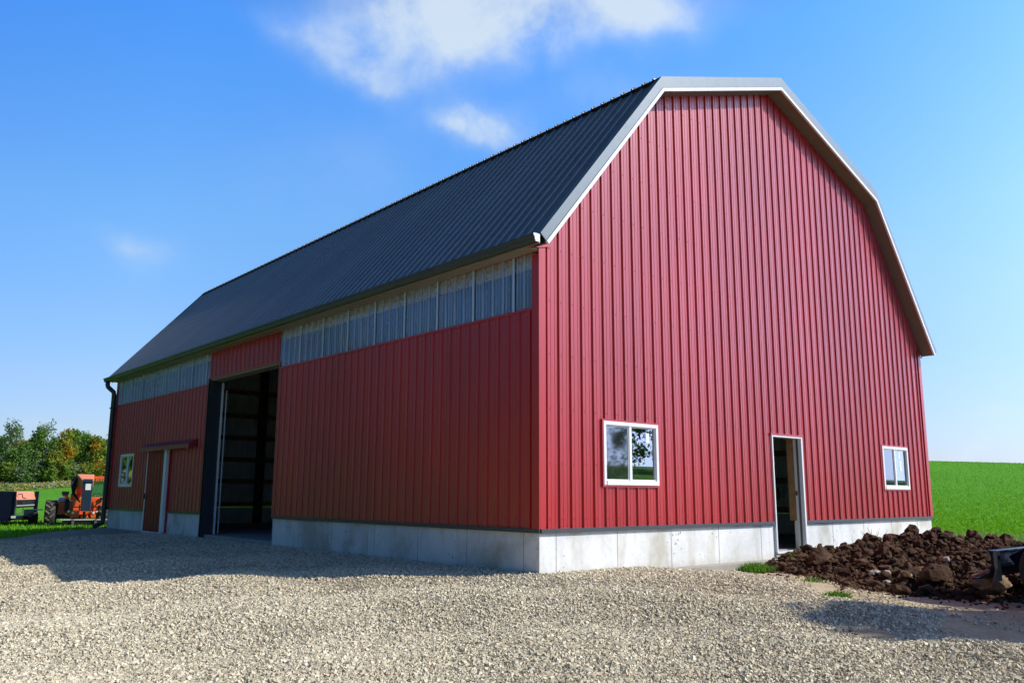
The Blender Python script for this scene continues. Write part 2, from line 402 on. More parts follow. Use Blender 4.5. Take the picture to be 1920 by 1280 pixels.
def build_field():
    rr = np.concatenate([np.array([0, 1.5, 3, 4.5]), np.geomspace(6, 60, 70), np.geomspace(62, 240, 90), np.geomspace(260, 6000, 14)])
    nA = 420; aa = np.linspace(-math.pi, math.pi, nA, endpoint=False)
    Rg, A = np.meshgrid(rr, aa, indexing='ij')
    X = CAM.x+Rg*np.sin(A); Y = CAM.y+Rg*np.cos(A)
    Z = terrain(X, Y)+field_noise(X, Y)-.22*sstep(.0, .9, gravel_sd(X, Y))
    inb = (X > .3) & (X < 11.7) & (Y > .3) & (Y < 18.2); Z = np.where(inb, -1.4, Z)
    V = np.stack([X, Y, Z], -1).reshape(-1, 3)
    i, j = np.meshgrid(np.arange(len(rr)-1), np.arange(nA), indexing='ij'); j2 = (j+1) % nA
    F = np.stack([i*nA+j, i*nA+j2, (i+1)*nA+j2, (i+1)*nA+j], -1).reshape(-1, 4)
    return npmesh('field', V, F, M['field'], smooth=True, kind='structure')
def seg_x(y):   # x of the gravel / dirt limit on the gable side for a given y
    return np.interp(y, [-14, -8, -5, -4.4, -3.6, -2.6, -1.5, .1, 1.0], [.8, 1.0, 1.1, 1.35, 1.9, 2.6, 3.7, 4.5, 4.7])
def gravel_sd(x, y):
    """signed distance-like value: > 0 on the gravel yard"""
    x = np.asarray(x, float); y = np.asarray(y, float)
    n = .25*fnoise(x, y, 1.7, 1)+.12*fnoise(x, y, 5.1, 2)
    edge_far = np.interp(x, [-40, -12, -6, -3, -1.2, .5, 2], [-12, 6, 13.6, 17.2, 18.7, 19.0, 19.2])-y
    gable = np.where(y < .4, (seg_x(y)-x)*.8, 9)
    gable = np.where(x < -2, 9, gable)
    back = (y+34); side = (x+34)
    return np.minimum(np.minimum(edge_far, gable), np.minimum(back, side)) + n
def yard_noise(x, y):
    r = np.hypot(x-CAM.x, y-CAM.y)
    d = np.hypot(np.maximum(-x, 0), np.maximum(-y, 0))
    ruts = .050*np.sin((x*.52+y*.85)*2.3+1.2*np.sin(x*.7))+.026*np.sin((x*.9-y*.45)*3.1+1.5*np.sin(y*.6))+.018*fnoise(x, y, 2.6, 5)+.012*fnoise(x, y, 6.0, 7)
    return ruts*sstep(.3, 2.0, d)*(1-.6*sstep(10, 25, r))
def gravel_z(x, y):
    return terrain(x, y)+.03*np.clip(gravel_sd(x, y)/.5, -2.5, 1)+yard_noise(x, y)
def sheet(name, x0, x1, y0, y1, step, zf, mask, mat):
    xs = np.arange(x0, x1+step/2, step); ys = np.arange(y0, y1+step/2, step)
    X, Y = np.meshgrid(xs, ys, indexing='ij'); Z = zf(X, Y)
    V = np.stack([X, Y, Z], -1).reshape(-1, 3); ny = len(ys)
    i, j = np.meshgrid(np.arange(len(xs)-1), np.arange(ny-1), indexing='ij')
    F = np.stack([i*ny+j, (i+1)*ny+j, (i+1)*ny+j+1, i*ny+j+1], -1).reshape(-1, 4)
    c = V[F].mean(1); keep = mask(c[:, 0], c[:, 1]); F = F[keep]
    u, inv = np.unique(F, return_inverse=True)
    return npmesh(name, V[u], inv.reshape(F.shape), mat, smooth=True, kind='structure')
build_field()
sheet('gravel_yard', -34, 6, -34, 21, .12, gravel_z,
      lambda x, y: (gravel_sd(x, y) > -.8) & ~((x > .15) & (y > .15)), M['gravel'])
def dirt_sd(x, y):
    x = np.asarray(x, float); y = np.asarray(y, float)
    return np.minimum(np.minimum(x-seg_x(y)+.9, 16-x), np.minimum(y+12, 3.2-y+.25*fnoise(x, y, 1.5, 9)))
def dirt_z(x, y):
    return terrain(x, y)+.018*np.clip(dirt_sd(x, y)/.6, -2, 1)+.03*fnoise(x, y, 1.9, 11)*np.exp(-np.abs(x-4)/6)+.015*fnoise(x, y, 5.5, 12)
sheet('dirt_ground', 0, 17, -13, 5, .12, dirt_z,
      lambda x, y: (dirt_sd(x, y) > -.5) & ~((x < 11.9) & (y > .05)), M['dirt'])

# loose stones of the yard
def stones():
    T = []
    for k in range(6):
        v = np.array([(a, b, c) for a in (-1, 1) for b in (-1, 1) for c in (-1, 1)], float)*.5
        v *= NR.uniform(.55, 1.15, (8, 3)); v *= np.array([1, .8, .55]); T.append(v)
    T = np.array(T)
    Fq = np.array([(0,1,3,2),(4,6,7,5),(0,4,5,1),(2,3,7,6),(0,2,6,4),(1,5,7,3)])
    n = 560000
    u = NR.random(n); r = 3.6*(24/3.6)**(u**.82)
    a = NR.uniform(az_of_px(-140), az_of_px(2060), n)
    x = CAM.x+r*np.sin(a); y = CAM.y+r*np.cos(a)
    sd = gravel_sd(x, y)
    keep = ((sd > 0) | (NR.random(n) < np.exp(sd*3.2)*.35)) & (sd > -1.6) & ~((x > -.02) & (y > -.02))
    fines = fnoise(x, y, .9, 21)+.6*fnoise(x, y, 2.4, 22)
    trk = .45*np.sin((x*.52+y*.85)*2.3+1.2*np.sin(x*.7)+math.pi)
    keep &= (fines+trk < .62) | (NR.random(n) < .35)
    x, y, r = x[keep], y[keep], r[keep]; n = len(x)
    s = np.clip(NR.lognormal(math.log(.0168), .36, n), .008, .042)*(1+.035*np.maximum(r-7, 0))
    sdk = gravel_sd(x, y)
    z = np.where(sdk > -.15, gravel_z(x, y), np.maximum(gravel_z(x, y), dirt_z(x, y)))+s*.12
    z += .006*NR.random(n)
    q = NR.normal(size=(n, 4)); q[:, 1:3] *= .45; q /= np.linalg.norm(q, axis=1)[:, None]
    w, X, Y, Z = q.T
    Rm = np.stack([1-2*(Y*Y+Z*Z), 2*(X*Y-Z*w), 2*(X*Z+Y*w), 2*(X*Y+Z*w), 1-2*(X*X+Z*Z), 2*(Y*Z-X*w), 2*(X*Z-Y*w), 2*(Y*Z+X*w), 1-2*(X*X+Y*Y)], -1).reshape(-1, 3, 3)
    t = T[NR.integers(0, len(T), n)]*s[:, None, None]
    V = np.einsum('nij,nkj->nki', Rm, t)+np.stack([x, y, z], -1)[:, None, :]
    F = (Fq[None]+8*np.arange(n)[:, None, None]).reshape(-1, 4)
    npmesh('loose_gravel', V.reshape(-1, 3), F, M['stone'], kind='stuff', label='pale crushed stone scattered over the gravel yard', category='gravel')
stones()

# ------------------------------------------------------------------ barn
BW, BL = 12.0, 18.48
barn = thing('barn', 'large red steel-sided barn with a dark gambrel roof on a pale concrete footing wall', 'barn')
P = [(-.235, 3.895), (2.458, 7.09), (6.12, 8.34), (9.80, 6.985), (12.26, 3.70)]     # outer roof profile (x, z)
dseg = [.155, .20, .20, .125]
def offset_poly(P, ds):
    nrm = []; lines = []
    for i in range(4):
        a = Vector(P[i]); b = Vector(P[i+1]); t = (b-a).normalized(); n = Vector((-t.y, t.x))
        lines.append((a-n*ds[i], t)); nrm.append(n)
    out = [lines[0][0]]
    for i in range(3):
        (p, t), (q, s) = lines[i], lines[i+1]
        det = t.x*(-s.y)+s.x*t.y; dq = q-p
        k = (dq.x*(-s.y)+s.x*dq.y)/det; out.append(p+t*k)
    a = Vector(P[4]); out.append(a-nrm[3]*ds[3]); return [tuple(o) for o in out]
def warp(v):   # the far end of the roof sits a touch lower
    x, y, z = v
    if z > 3.95: z = z-.15*(y/18.8)*(z-3.95)/3.2
    if z > 3.5: z -= .09*max(0, y)/18.8
    return (x, y, z)
PITCH = .2286
def rib_profile(u0, u1, phase, hmaj=.02, hmin=.004, minor=True):
    """list of (u, offset) breakpoints of ribbed sheet"""
    pts = []
    k0 = int(math.floor((u0-phase)/PITCH))-1; k1 = int(math.ceil((u1-phase)/PITCH))+1
    for k in range(k0, k1+1):
        c = phase+k*PITCH
        pts += [(c-.020, 0), (c-.010, hmaj), (c+.009, hmaj), (c+.020, 0)]
        if minor:
            for m in (1/3, 2/3):
                d = c+PITCH*m; pts += [(d-.010, 0), (d-.004, hmin), (d+.004, hmin), (d+.010, 0)]
    U = [p[0] for p in pts]; O = [p[1] for p in pts]
    return U, O
def ribbed(mb, mapf, u0, u1, zlo, zhi, holes, phase, extra=(), mi=0, hmaj=.025, hmin=.004, minor=True, ribmi=0):
    """mapf(u, off, z) -> xyz ; holes: (ua, ub, za, zb)"""
    U, O = rib_profile(u0, u1, phase, hmaj, hmin, minor)
    br = set(round(u, 5) for u in U if u0 < u < u1) | {u0, u1} | set(e for e in extra if u0 < e < u1)
    for h in holes: br |= {u for u in h[:2] if u0 < u < u1}
    br = sorted(br)
    off = lambda u: float(np.interp(u, U, O))
    for a, b in zip(br[:-1], br[1:]):
        if b-a < 1e-5: continue
        m = (a+b)/2; seg = [(zlo, None)]
        cuts = sorted([h for h in holes if h[0] < m < h[1]], key=lambda h: h[2])
        lo = ('c', zlo)
        spans = []
        cur = zlo
        for h in cuts:
            if h[2] > cur: spans.append((cur, h[2], False))
            cur = max(cur, h[3])
        spans.append((cur, None, True))
        for (za, zb, top) in spans:
            if top: zA, zB = zhi(a), zhi(b)
            else: zA = zB = zb
            if max(zA, zB) <= za+1e-4: continue
            mb.add([mapf(a, off(a), za), mapf(b, off(b), za), mapf(b, off(b), zB), mapf(a, off(a), zA)], [(3, 2, 1, 0) if mapf is lwall else (0, 1, 2, 3)], ribmi if ribmi and off(m) > .006 else mi)

inner = offset_poly(P, dseg)
def gable_top(x):
    return float(np.interp(x, [p[0] for p in inner], [p[1] for p in inner]))+.03
W1 = (1.225, 2.445, .585, 1.495); W2 = (9.80, 10.975, .583, 1.474); GD = (5.62, 6.60, -.01, 1.52)
def lwall(u, o, z): return (-.012-o, u, z)
# gable wall facing the camera
mb = MB()
ribbed(mb, lambda u, o, z: (u, -.012-o, z), .0, BW, 0.0, gable_top, [W1, W2, GD], .134, extra=[p[0] for p in inner])
def screws_gable(mb):
    for k in range(-1, 53):
        xk = .134+PITCH*k+.048
        if xk > 11.95 or xk < .05: continue
        z = .12+ (0 if k % 3 else 0)
        for z in [.12, .86, 1.6, 2.35, 3.1, 3.85, 4.6, 5.35, 6.1, 6.85, 7.5]:
            if z > gable_top(xk)-.1: continue
            if any(h[0]-.05 < xk < h[1]+.05 and h[2] < z < h[3] for h in (W1, W2, GD)): continue
            mb.box((xk-.006, -.018, z-.006), (xk+.006, -.0125, z+.006), 1)
screws_gable(mb)
mb.build('gable_wall', [M['red'], M['screw']], barn, recalc=False)
# long wall
BD = (7.76, 11.36, -1, 3.11); LW = (16.42, 17.60, .60, 1.51); SD = (13.62, 15.10, -1, 1.50)
mb = MB()
ribbed(mb, lwall, 0.0, 7.76, 0.0, lambda u: 2.96, [], .165)
ribbed(mb, lwall, 11.44, BL, 0.0, lambda u: 2.96, [LW, SD], .165)
ribbed(mb, lwall, 7.80, 11.44, 3.13, lambda u: 3.80, [], .165)
for k in range(0, 82):
    yk = .165+PITCH*k+.048
    for z in (.12, .9, 1.7, 2.5, 2.86):
        if 7.7 < yk < 11.5 or any(h[0]-.05 < yk < h[1]+.05 and h[2] < z < h[3] for h in (LW, SD)) or yk > 18.4: continue
        mb.box((-.018, yk-.006, z-.006), (-.0125, yk+.006, z+.006), 1)
mb.build('long_wall', [M['red'], M['screw']], barn, recalc=False)
# walls of the two sides that face away
mb = MB()
ribbed(mb, lambda u, o, z: (u, BL+.012+o, z), .0, BW, 0.0, gable_top, [], .134, extra=[p[0] for p in inner], minor=False)
ribbed(mb, lambda u, o, z: (BW+.012+o, u, z), .0, BL, 0.0, lambda u: 3.66, [], .134, minor=False)
mb.build('rear_wall', M['red'], barn, recalc=False)
mb = MB()
ribbed(mb, lambda u, o, z: (u, BL-.03-o, z), .1, BW-.1, 0.0, lambda x: gable_top(x)-.1, [], .2, extra=[p[0] for p in inner], minor=False)
ribbed(mb, lambda u, o, z: (BW-.03-o, u, z), .1, BL-.1, 0.0, lambda u: 3.6, [], .2, minor=False)
mb.build('liner_panel', M['liner'], barn, recalc=False)
# corner trims, J-channels and base flashing
mb = MB()
mb.box((-.040, -.040, .0), (.085, -.013, 3.93)); mb.box((-.040, -.013, .0), (-.013, .10, 3.74))
mb.box((BW-.09, -.038, 0), (BW+.036, -.013, 3.72)); mb.box((BW+.010, -.013, 0), (BW+.036, .09, 3.62))
mb.box((-.040, BL-.10, 0), (-.013, BL+.036, 3.72))
mb.box((-.036, .10, 2.955), (-.004, 7.76, 2.990)); mb.box((-.036, 11.44, 2.955), (-.004, BL-.1, 2.990))
mb.box((-.036, 7.762, 3.10), (-.004, 11.44, 3.132)); mb.box((-.036, 7.735, .0), (-.004, 7.765, 3.10))
mb.box((-.036, .10, 3.765), (-.004, 7.80, 3.79))
mb.box((-.036, 7.772, 3.132), (-.004, 7.80, 3.79)); mb.box((-.036, 11.415, 2.99), (-.004, 11.44, 3.10))
# little return under the rake at the near corner
mb.prism([(-.25, 3.80), (.17, 3.90), (.17, 3.86), (-.25, 3.765)], 'y', -.055, -.041)
build_each(mb, 'corner_trim', M['redtrim'], barn)
mb = MB()
for a, b in ((-.03, 5.58), (6.64, BW+.03)):
    mb.box((a, -.045, -.05), (b, -.003, .004))
mb.box((-.045, -.045, -.05), (-.003, 7.735, .004)); mb.box((-.045, 11.40, -.05), (-.003, 13.6, .004)); mb.box((-.045, 15.14, -.05), (-.003, BL+.03, .004))
build_each(mb, 'base_flashing', M['dflash'], barn)

# foundation
mb = MB(); Z0 = -1.45
for a, b in ((0, 5.60), (6.62, BW)): mb.box((a, 0, Z0), (b, .2, -.004))
mb.box((5.60, .02, Z0), (6.62, .2, -.60))
for a, b in ((.2, 7.75), (11.40, 13.66), (15.06, BL)): mb.box((0, a, Z0), (.2, b, -.004))
mb.box((BW-.2, .2, Z0), (BW, BL, -.004)); mb.box((.2, BL-.2, Z0), (BW-.2, BL, -.004))
k = 0
while .305+1.2192*k < BW:
    x = .305+1.2192*k
    if not 5.5 < x < 6.7: mb.box((x-.004, -.0025, Z0), (x+.004, 0.01, -.05), 1)
    k += 1
for y in (.305, 1.525, 2.75, 3.99, 4.20, 5.41, 6.63, 12.46, 16.17, 17.38, 15.6):
    mb.box((-.0025, y-.004, Z0), (.01, y+.004, -.05), 1)
mb.build('foundation_wall', [M['conc'], M['seam']], barn)
mb = MB(); mb.box((1.9, -.17, -1.5), (BW+.15, 0, -.625))
mb.build('footing', M['conc2'], barn, bevel=.01)
mb = MB()
mb.box((5.585, -.03, -.60), (6.64, .03, -.515)); mb.box((.06, 7.75, -1.3), (.35, 11.40, -.50))
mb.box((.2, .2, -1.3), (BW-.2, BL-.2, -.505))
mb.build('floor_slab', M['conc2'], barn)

# clerestory: clear corrugated sheets in 3 ft widths
for (a, b, ph) in ((.105, 7.76, .4925), (11.44, 18.38, 11.62)):
    g = []
    y = ph
    while y > a+.05: y -= .9144
    cuts = [a]
    y += .9144
    while y < b-.05: cuts.append(y); y += .9144
    cuts.append(b)
    mb = MB(); lap = MB()
    ribbed(mb, lwall, a, b, 2.985, lambda u: 3.768, [], ph+.02, hmaj=.022, hmin=.012, ribmi=2)
    for c in cuts[1:-1]:
        lap.box((-.038, c-.022, 2.985), (-.0352, c+.022, 3.766))
    for i in range(int((b-a)/.2286)):
        c = a+.1+i*.2286
        mb.box((-.02, c-.006, 3.02), (-.0125, c+.006, 3.032), 1); mb.box((-.02, c-.006, 3.73), (-.0125, c+.006, 3.742), 1)
    o = mb.build('clerestory_panel', [M['poly'], M['black'], M['polyrib']], barn, recalc=False, label='strip of clear corrugated plastic sheets under the eave')
    build_each(lap, 'panel_lap', M['poly2'], o)
    hb = MB(); hb.box((.012, a, 3.56), (.05, b, 3.785)); hb.box((.0, a, 2.93), (.04, b, 2.998))
    build_each(hb, 'header_board', M['osb'], barn)

# roof sheets
def roof_slope(mb, i, lift=0.0, ext0=0.0, ext1=0.0):
    a = Vector(P[i]); b = Vector(P[i+1]); t = (b-a).normalized(); n = Vector((-t.y, t.x))
    if i >= 2: pass
    a = a-t*ext0; b = b+t*ext1
    U, O = rib_profile(-.3, 18.78, .05, .028, .006, True)
    pts = [(u, o) for u, o in zip(U, O) if -.3 < u < 18.78]; pts = [(-.3, 0)]+pts+[(18.78, 0)]
    S = 6
    for (u0, o0), (u1, o1) in zip(pts[:-1], pts[1:]):
        for s in range(S):
            q = []
            for (u, o, f) in ((u0, o0, s/S), (u0, o0, (s+1)/S), (u1, o1, (s+1)/S), (u1, o1, s/S)):
                p = a.lerp(b, f)+n*(o+lift); q.append(warp((p.x, u, p.y)))
            mb.add(q, [(0, 1, 2, 3)])
mb = MB()
roof_slope(mb, 0, 0, .03, 0); roof_slope(mb, 1, .02, .07, 0); roof_slope(mb, 2, .02, 0, .07); roof_slope(mb, 3, 0, 0, .03)
roof = mb.build('roof', M['roof'], barn, recalc=False)
# kink and ridge flashings, with the small closures between the ribs
def flash(i, w, name, lift=.026):
    k = Vector(P[i]); mb = MB()
    t0 = (Vector(P[i])-Vector(P[i-1])).normalized(); t1 = (Vector(P[i+1])-k).normalized()
    n0 = Vector((-t0.y, t0.x)); n1 = Vector((-t1.y, t1.x)); nb = (n0+n1)/(1+n0.dot(n1))
    A = k-t0*w+n0*lift; B = k+nb*(lift+.01); C = k+t1*w+n1*lift
    ys = np.arange(-.31, 18.80, .955)
    for ya, yb in zip(ys[:-1], ys[1:]):
        for p, q in ((A, B), (B, C)):
            mb.add([warp((p.x, ya, p.y)), warp((p.x, yb, p.y)), warp((q.x, yb, q.y)), warp((q.x, ya, q.y))], [(0, 1, 2, 3)])
    return mb.build(name, M['charcoal'], roof, recalc=False)
flash(1, .10, 'break_flashing'); flash(2, .15, 'ridge_cap'); flash(3, .10, 'break_flashing')
mb = MB()
k = Vector(P[1])
for j in range(84):
    y = .05+j*PITCH
    if y > 18.7: break
    mb.add([warp(p) for p in ((k.x-.10, y-.03, k.y-.04), (k.x-.10, y+.03, k.y-.04), (k.x-.02, y+.03, k.y+.062), (k.x-.02, y-.03, k.y+.062), (k.x+.06, y-.03, k.y+.085), (k.x+.06, y+.03, k.y+.085), (k.x+.06, y+.03, k.y), (k.x+.06, y-.03, k.y))],
           [(0,1,2,3), (3,2,5,4), (4,5,6,7), (0,3,4,7), (1,6,5,2)])
mb.build('rib_end', M['charcoal'], roof, kind='stuff')

# rake trims, soffits
def band(mb, d0, d1, y0, y1, mi=0, ends=True):
    """closed strip between two offsets of the roof profile, extruded from y0 to y1"""
    A = offset_poly(P, [-d for d in d0]) if False else offset_poly(P, d0); B = offset_poly(P, d1)
    vs = []
    for (a, b) in zip(A, B):
        for y in (y0, y1):
            vs.append(warp((a[0], y, a[1]))); vs.append(warp((b[0], y, b[1])))
    # per point: a0 b0 a1 b1
    fs = []
    for i in range(4):
        o = i*4; p = o+4
        fs += [(o, o+1, p+1, p), (o+2, p+2, p+3, o+3), (o, p, p+2, o+2), (o+1, o+3, p+3, p+1)]
    fs += [(0, 2, 3, 1), (16, 17, 19, 18)]
    mb.add(vs, fs, mi)
for yo, nm in ((-.3, 1), (18.78, -1)):
    mb = MB()
    s = nm
    lo = [d-.052 for d in dseg]
    band(mb, [-.035]*4, lo, yo-.012*s, yo+.004*s)
    band(mb, [-.035]*4, [-.027]*4, yo+.0045*s, yo+.09*s)
    rk = mb.build('rake_trim', M['rooftrim'], barn)
    mb = MB(); band(mb, [d-.045 for d in dseg], [d+.008 for d in dseg], yo-.018*s, yo+.020*s)
    mb.build('drip_strip', M['whitetrim'], rk)
    mb = MB(); band(mb, [d-.053 for d in dseg], [d-.0455 for d in dseg], yo-.0135*s, yo+.003*s)
    mb.build('shadow_gap', M['black'], rk)
    mb = MB(); a, b = sorted((yo+.021*s, (-.002 if s > 0 else BL+.002)))
    band(mb, [d-.02 for d in dseg], [d-.0005 for d in dseg], a, b)
    mb.build('gable_soffit', M['soffit2'], barn)
mb = MB()
mb.box((-.245, -.02, 3.775), (-.004, 18.5, 3.80)); mb.box((-.262, -.28, 3.775), (-.246, 18.75, 3.885))
mb.box((BW+.004, -.02, 3.60), (BW+.20, 18.5, 3.62))
mb.v = [warp(v) if v[0] < 5 else v for v in mb.v]
build_each(mb, 'eave_soffit', M['soffit'], barn)
# gutter (K profile, open on top) and downspout
mb = MB()
gp = [(-.263, 3.79), (-.335, 3.79), (-.352, 3.82), (-.352, 3.845), (-.375, 3.875), (-.375, 3.897), (-.362, 3.897), (-.362, 3.879), (-.342, 3.848), (-.342, 3.825), (-.330, 3.80), (-.263, 3.80)]
y = -.29
segs = np.linspace(-.29, 18.77, 9)
for a, b in zip(segs[:-1], segs[1:]):
    n = len(gp); vs = [warp((p, t, q)) for t in (a, b) for p, q in gp]
    mb.add(vs, [(i, (i+1) % n, n+(i+1) % n, n+i) for i in range(n)])
gut = mb.build('gutter', M['bronze'], barn)
mb = MB()
for yy in (-.295, 18.775):
    mb.prism([(x, z-(.09 if yy > 5 else 0)) for x, z in [(-.263, 3.787), (-.337, 3.787), (-.355, 3.82), (-.355, 3.845), (-.378, 3.875), (-.378, 3.899), (-.263, 3.899)]], 'y', yy-.004, yy+.004)
build_each(mb, 'end_cap', M['whitetrim'] , gut)
mb = MB()
pts = [(-.31, 18.52, 3.70), (-.31, 18.52, 3.60), (-.29, 18.52, 3.54), (-.20, 18.51, 3.46), (-.13, 18.50, 3.40), (-.11, 18.50, 3.30), (-.11, 18.50, -.36), (-.13, 18.50, -.44), (-.30, 18.46, -.50), (-.36, 18.42, -.52)]
mb.tube(pts, .066, 10); mb.box((-.19, 18.42, 1.2), (-.013, 18.58, 1.23)); mb.box((-.19, 18.42, 2.9), (-.013, 18.58, 2.93))
mb.build('downspout', M['bronze2'], barn, smooth=True)

# big door opening
mb = MB()
mb.box((-.03, 11.365, -.62), (.26, 11.435, 3.10)); mb.box((-.03, 11.37, -.62), (-.014, 11.47, 3.10))
mb.build('door_jamb', M['charcoal'], barn, label='dark steel jamb of the open doorway')
mb = MB()
mb.box((.0, 7.77, 3.06), (.26, 11.364, 3.10)); mb.box((.0, 7.752, -.5), (.22, 7.768, 3.06))
build_each(mb, 'door_header', M['soffit'], barn)
mb = MB()
mb.box((.262, 11.30, -.50), (.29, 11.36, 3.02)); mb.beam((.36, 11.30, -.48), (.36, 11.30, 2.85), .018, .018)
build_each(mb, 'door_track', M['whitetrim'], barn)

# sliding side door with its track hood
mb = MB()
ribbed(mb, lambda u, o, z: (-.095-o*.6, u, z), 13.76, 15.04, -.53, lambda u: 1.56, [], .165)
mb.box((-.085, 13.74, -.53), (-.06, 15.06, 1.56))
sd = mb.build('sliding_door', M['doorred'], barn, recalc=False, label='narrow brown red sliding door with white edges')
mb = MB()
mb.box((-.13, 13.62, -.56), (-.045, 13.78, 1.56)); mb.box((-.12, 15.03, -.56), (-.05, 15.075, 1.56)); mb.box((-.125, 13.62, -.585), (-.045, 15.075, -.535))
build_each(mb, 'door_frame', M['whitetrim'], sd)
mb = MB(); mb.box((-.14, 15.02, .28), (-.12, 15.05, .42)); mb.box((-.15, 15.00, .33), (-.14, 15.02, .36)); mb.build('handle', M['black'], sd)
mb = MB(); mb.box((-.10, 12.55, -.60), (-.05, 13.62, -.575)); mb.build('floor_rail', M['palesteel'], barn)
mb = MB(); mb.box((-.06, 13.60, -.62), (-.012, 13.64, 1.5)); mb.box((-.012, 13.62, -.62), (.1, 13.66, 1.5)); mb.box((.0, 15.05, -.62), (.1, 15.10, 1.5)); build_each(mb, 'side_jamb', M['redtrim'], barn)
mb = MB()
hp = [(-.013, 1.72), (-.05, 1.72), (-.24, 1.60), (-.24, 1.50), (-.225, 1.50), (-.225, 1.59), (-.05, 1.70), (-.013, 1.70)]
mb.prism(hp, 'y', 12.02, 15.32)
mb.prism([(-.013, 1.719), (-.05, 1.719), (-.239, 1.599), (-.239, 1.47), (-.20, 1.47), (-.013, 1.60)], 'y', 11.90, 12.019)
mb.build('track_hood', M['hood'], barn)

# windows
def window(name, u0, u1, z0, z1, mp, slide, sticker=None, lab=None):
    w = MB(); f = .052
    bx = lambda m, a, b, c, d, e, g, mi=0: m.box(mp(a, c, e), mp(b, d, g), mi)
    bx(w, u0, u0+f, -.045, .04, z0, z1); bx(w, u1-f, u1, -.045, .04, z0, z1)
    bx(w, u0+f, u1-f, -.045, .04, z1-f, z1); bx(w, u0+f, u1-f, -.055, .04, z0, z0+f*1.25)
    mid = u0+(u1-u0)*slide
    bx(w, mid-.026, mid+.026, -.036, .03, z0+f, z1-f)
    for a, b in ((u0+f, mid-.026), (mid+.026, u1-f)):
        for (p, q, r, s) in ((a, a+.018, z0+f*1.25, z1-f), (b-.018, b, z0+f*1.25, z1-f), (a+.018, b-.018, z1-f-.018, z1-f), (a+.018, b-.018, z0+f*1.25, z0+f*1.25+.018)):
            bx(w, p, q, -.022, .02, r, s)
    win = w.build(name, M['vinyl'], barn, bevel=.003, label=lab)
    g = MB(); bx(g, mid+.044, u1-f-.018, -.004, .0, z0+f*1.25+.018, z1-f-.018); g.build('pane', M['glass'], win)
    g = MB(); bx(g, u0+f+.018, mid-.044, -.014, -.010, z0+f*1.25+.018, z1-f-.018); g.build('pane', M['screen'], win, label='pane behind a dark insect screen')
    if sticker:
        s = MB()
        for (a, b, c, d) in sticker: bx(s, a, b, -.0075, -.005, c, d)
        s.build('sticker', M['paper'], win)
    t = MB(); e = .028
    bx(t, u0-e, u1+e, -.042, -.008, z1, z1+e); bx(t, u0-e, u1+e, -.042, -.008, z0-e, z0); bx(t, u0-e, u0, -.042, -.008, z0, z1); bx(t, u1, u1+e, -.042, -.008, z0, z1)
    build_each(t, 'window_trim', M['redtrim'], win)
gm = lambda u, o, z: (u, o, z); lm = lambda u, o, z: (o, u, z)
window('window', W1[0], W1[1], W1[2], W1[3], gm, .48, [(2.20, 2.27, 1.22, 1.36)], 'white sliding window nearest the barn corner')
window('window', W2[0], W2[1], W2[2], W2[3], gm, .48, [(10.62, 10.70, .98, 1.18), (10.60, 10.66, 1.24, 1.40)], 'white sliding window right of the open doorway')
window('window', LW[0], LW[1], LW[2], LW[3], lambda u, o, z: (o, 34.02-u, z) , .52, None, 'white sliding window on the shaded long wall')

# person door on the gable: open, only the frame
mb = MB()
mb.box((5.60, -.045, -.515), (5.635, .12, 1.50)); mb.box((5.635, -.045, 1.475), (6.57, .12, 1.50))
mb.box((6.565, -.05, -.515), (6.615, .12, 1.50)); mb.box((5.60, -.055, -.545), (6.64, .14, -.514))
df = mb.build('door_frame', M['vinyl'], barn, bevel=.004)
mb = MB(); mb.box((6.54, .02, -.513), (6.564, .05, 1.474)); mb.box((6.535, .075, .45), (6.563, .10, .53)); mb.build('strike_strip', M['greysteel'], df)
mb = MB(); mb.box((5.57, -.046, 1.50), (6.65, -.010, 1.535)); mb.build('door_trim', M['redtrim'], df)
mb = MB(); mb.box((6.57, .125, 0.0), (6.66, .26, 2.2)); mb.box((5.50, .125, 0.0), (5.59, .26, 2.2)); mb.box((5.5, .125, 1.55), (6.66, .26, 1.75))
build_each(mb, 'door_stud', M['wood'], barn)

# inside frame: posts, girts, braces, rafters
for i in range(1, 8):
    y = 2.42*i-.05 if i else 0
    if 7.9 < y < 11.2: continue
    mb = MB(); mb.box((.06, y-.07, -.0), (.24, y+.07, 3.75)); mb.build('post', M['wood'], barn)
for i in range(1, 8):
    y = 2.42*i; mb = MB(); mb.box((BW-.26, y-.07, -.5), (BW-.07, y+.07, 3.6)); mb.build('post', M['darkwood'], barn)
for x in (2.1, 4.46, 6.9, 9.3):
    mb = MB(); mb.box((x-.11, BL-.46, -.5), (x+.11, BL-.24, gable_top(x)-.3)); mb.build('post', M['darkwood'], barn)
for z in (.09, .82, 1.51, 2.21, 2.93, 3.7):
    mb = MB(); mb.box((.1, BL-.12, z-.07), (BW-.1, BL-.08, z+.07)); mb.box((BW-.12, .1, z-.07), (BW-.08, BL-.14, z+.07)) if z < 3.5 else None
    mb.build('girt', M['wood'], barn)
IN2 = offset_poly(P, [d+.06 for d in dseg])
for i in range(1, 8):
    y = 2.42*i-.05
    mb = MB()
    for a, b in zip(IN2[:-1], IN2[1:]):
        ax, bx_ = (max(a[0], .1), min(b[0], BW-.15))
        za = np.interp(ax, [a[0], b[0]], [a[1], b[1]]); zb = np.interp(bx_, [a[0], b[0]], [a[1], b[1]])
        mb.beam((ax, y, za-.15), (bx_, y, zb-.15), .08, .2)
    mb.beam((.2, y, 3.2), (1.6, y, 5.2), .05, .14); mb.beam((BW-.2, y, 2.9), (BW-1.6, y, 5.0), .05, .14)
    mb.v = [warp(v) for v in mb.v]
    mb.build('rafter', M['wood'], barn)
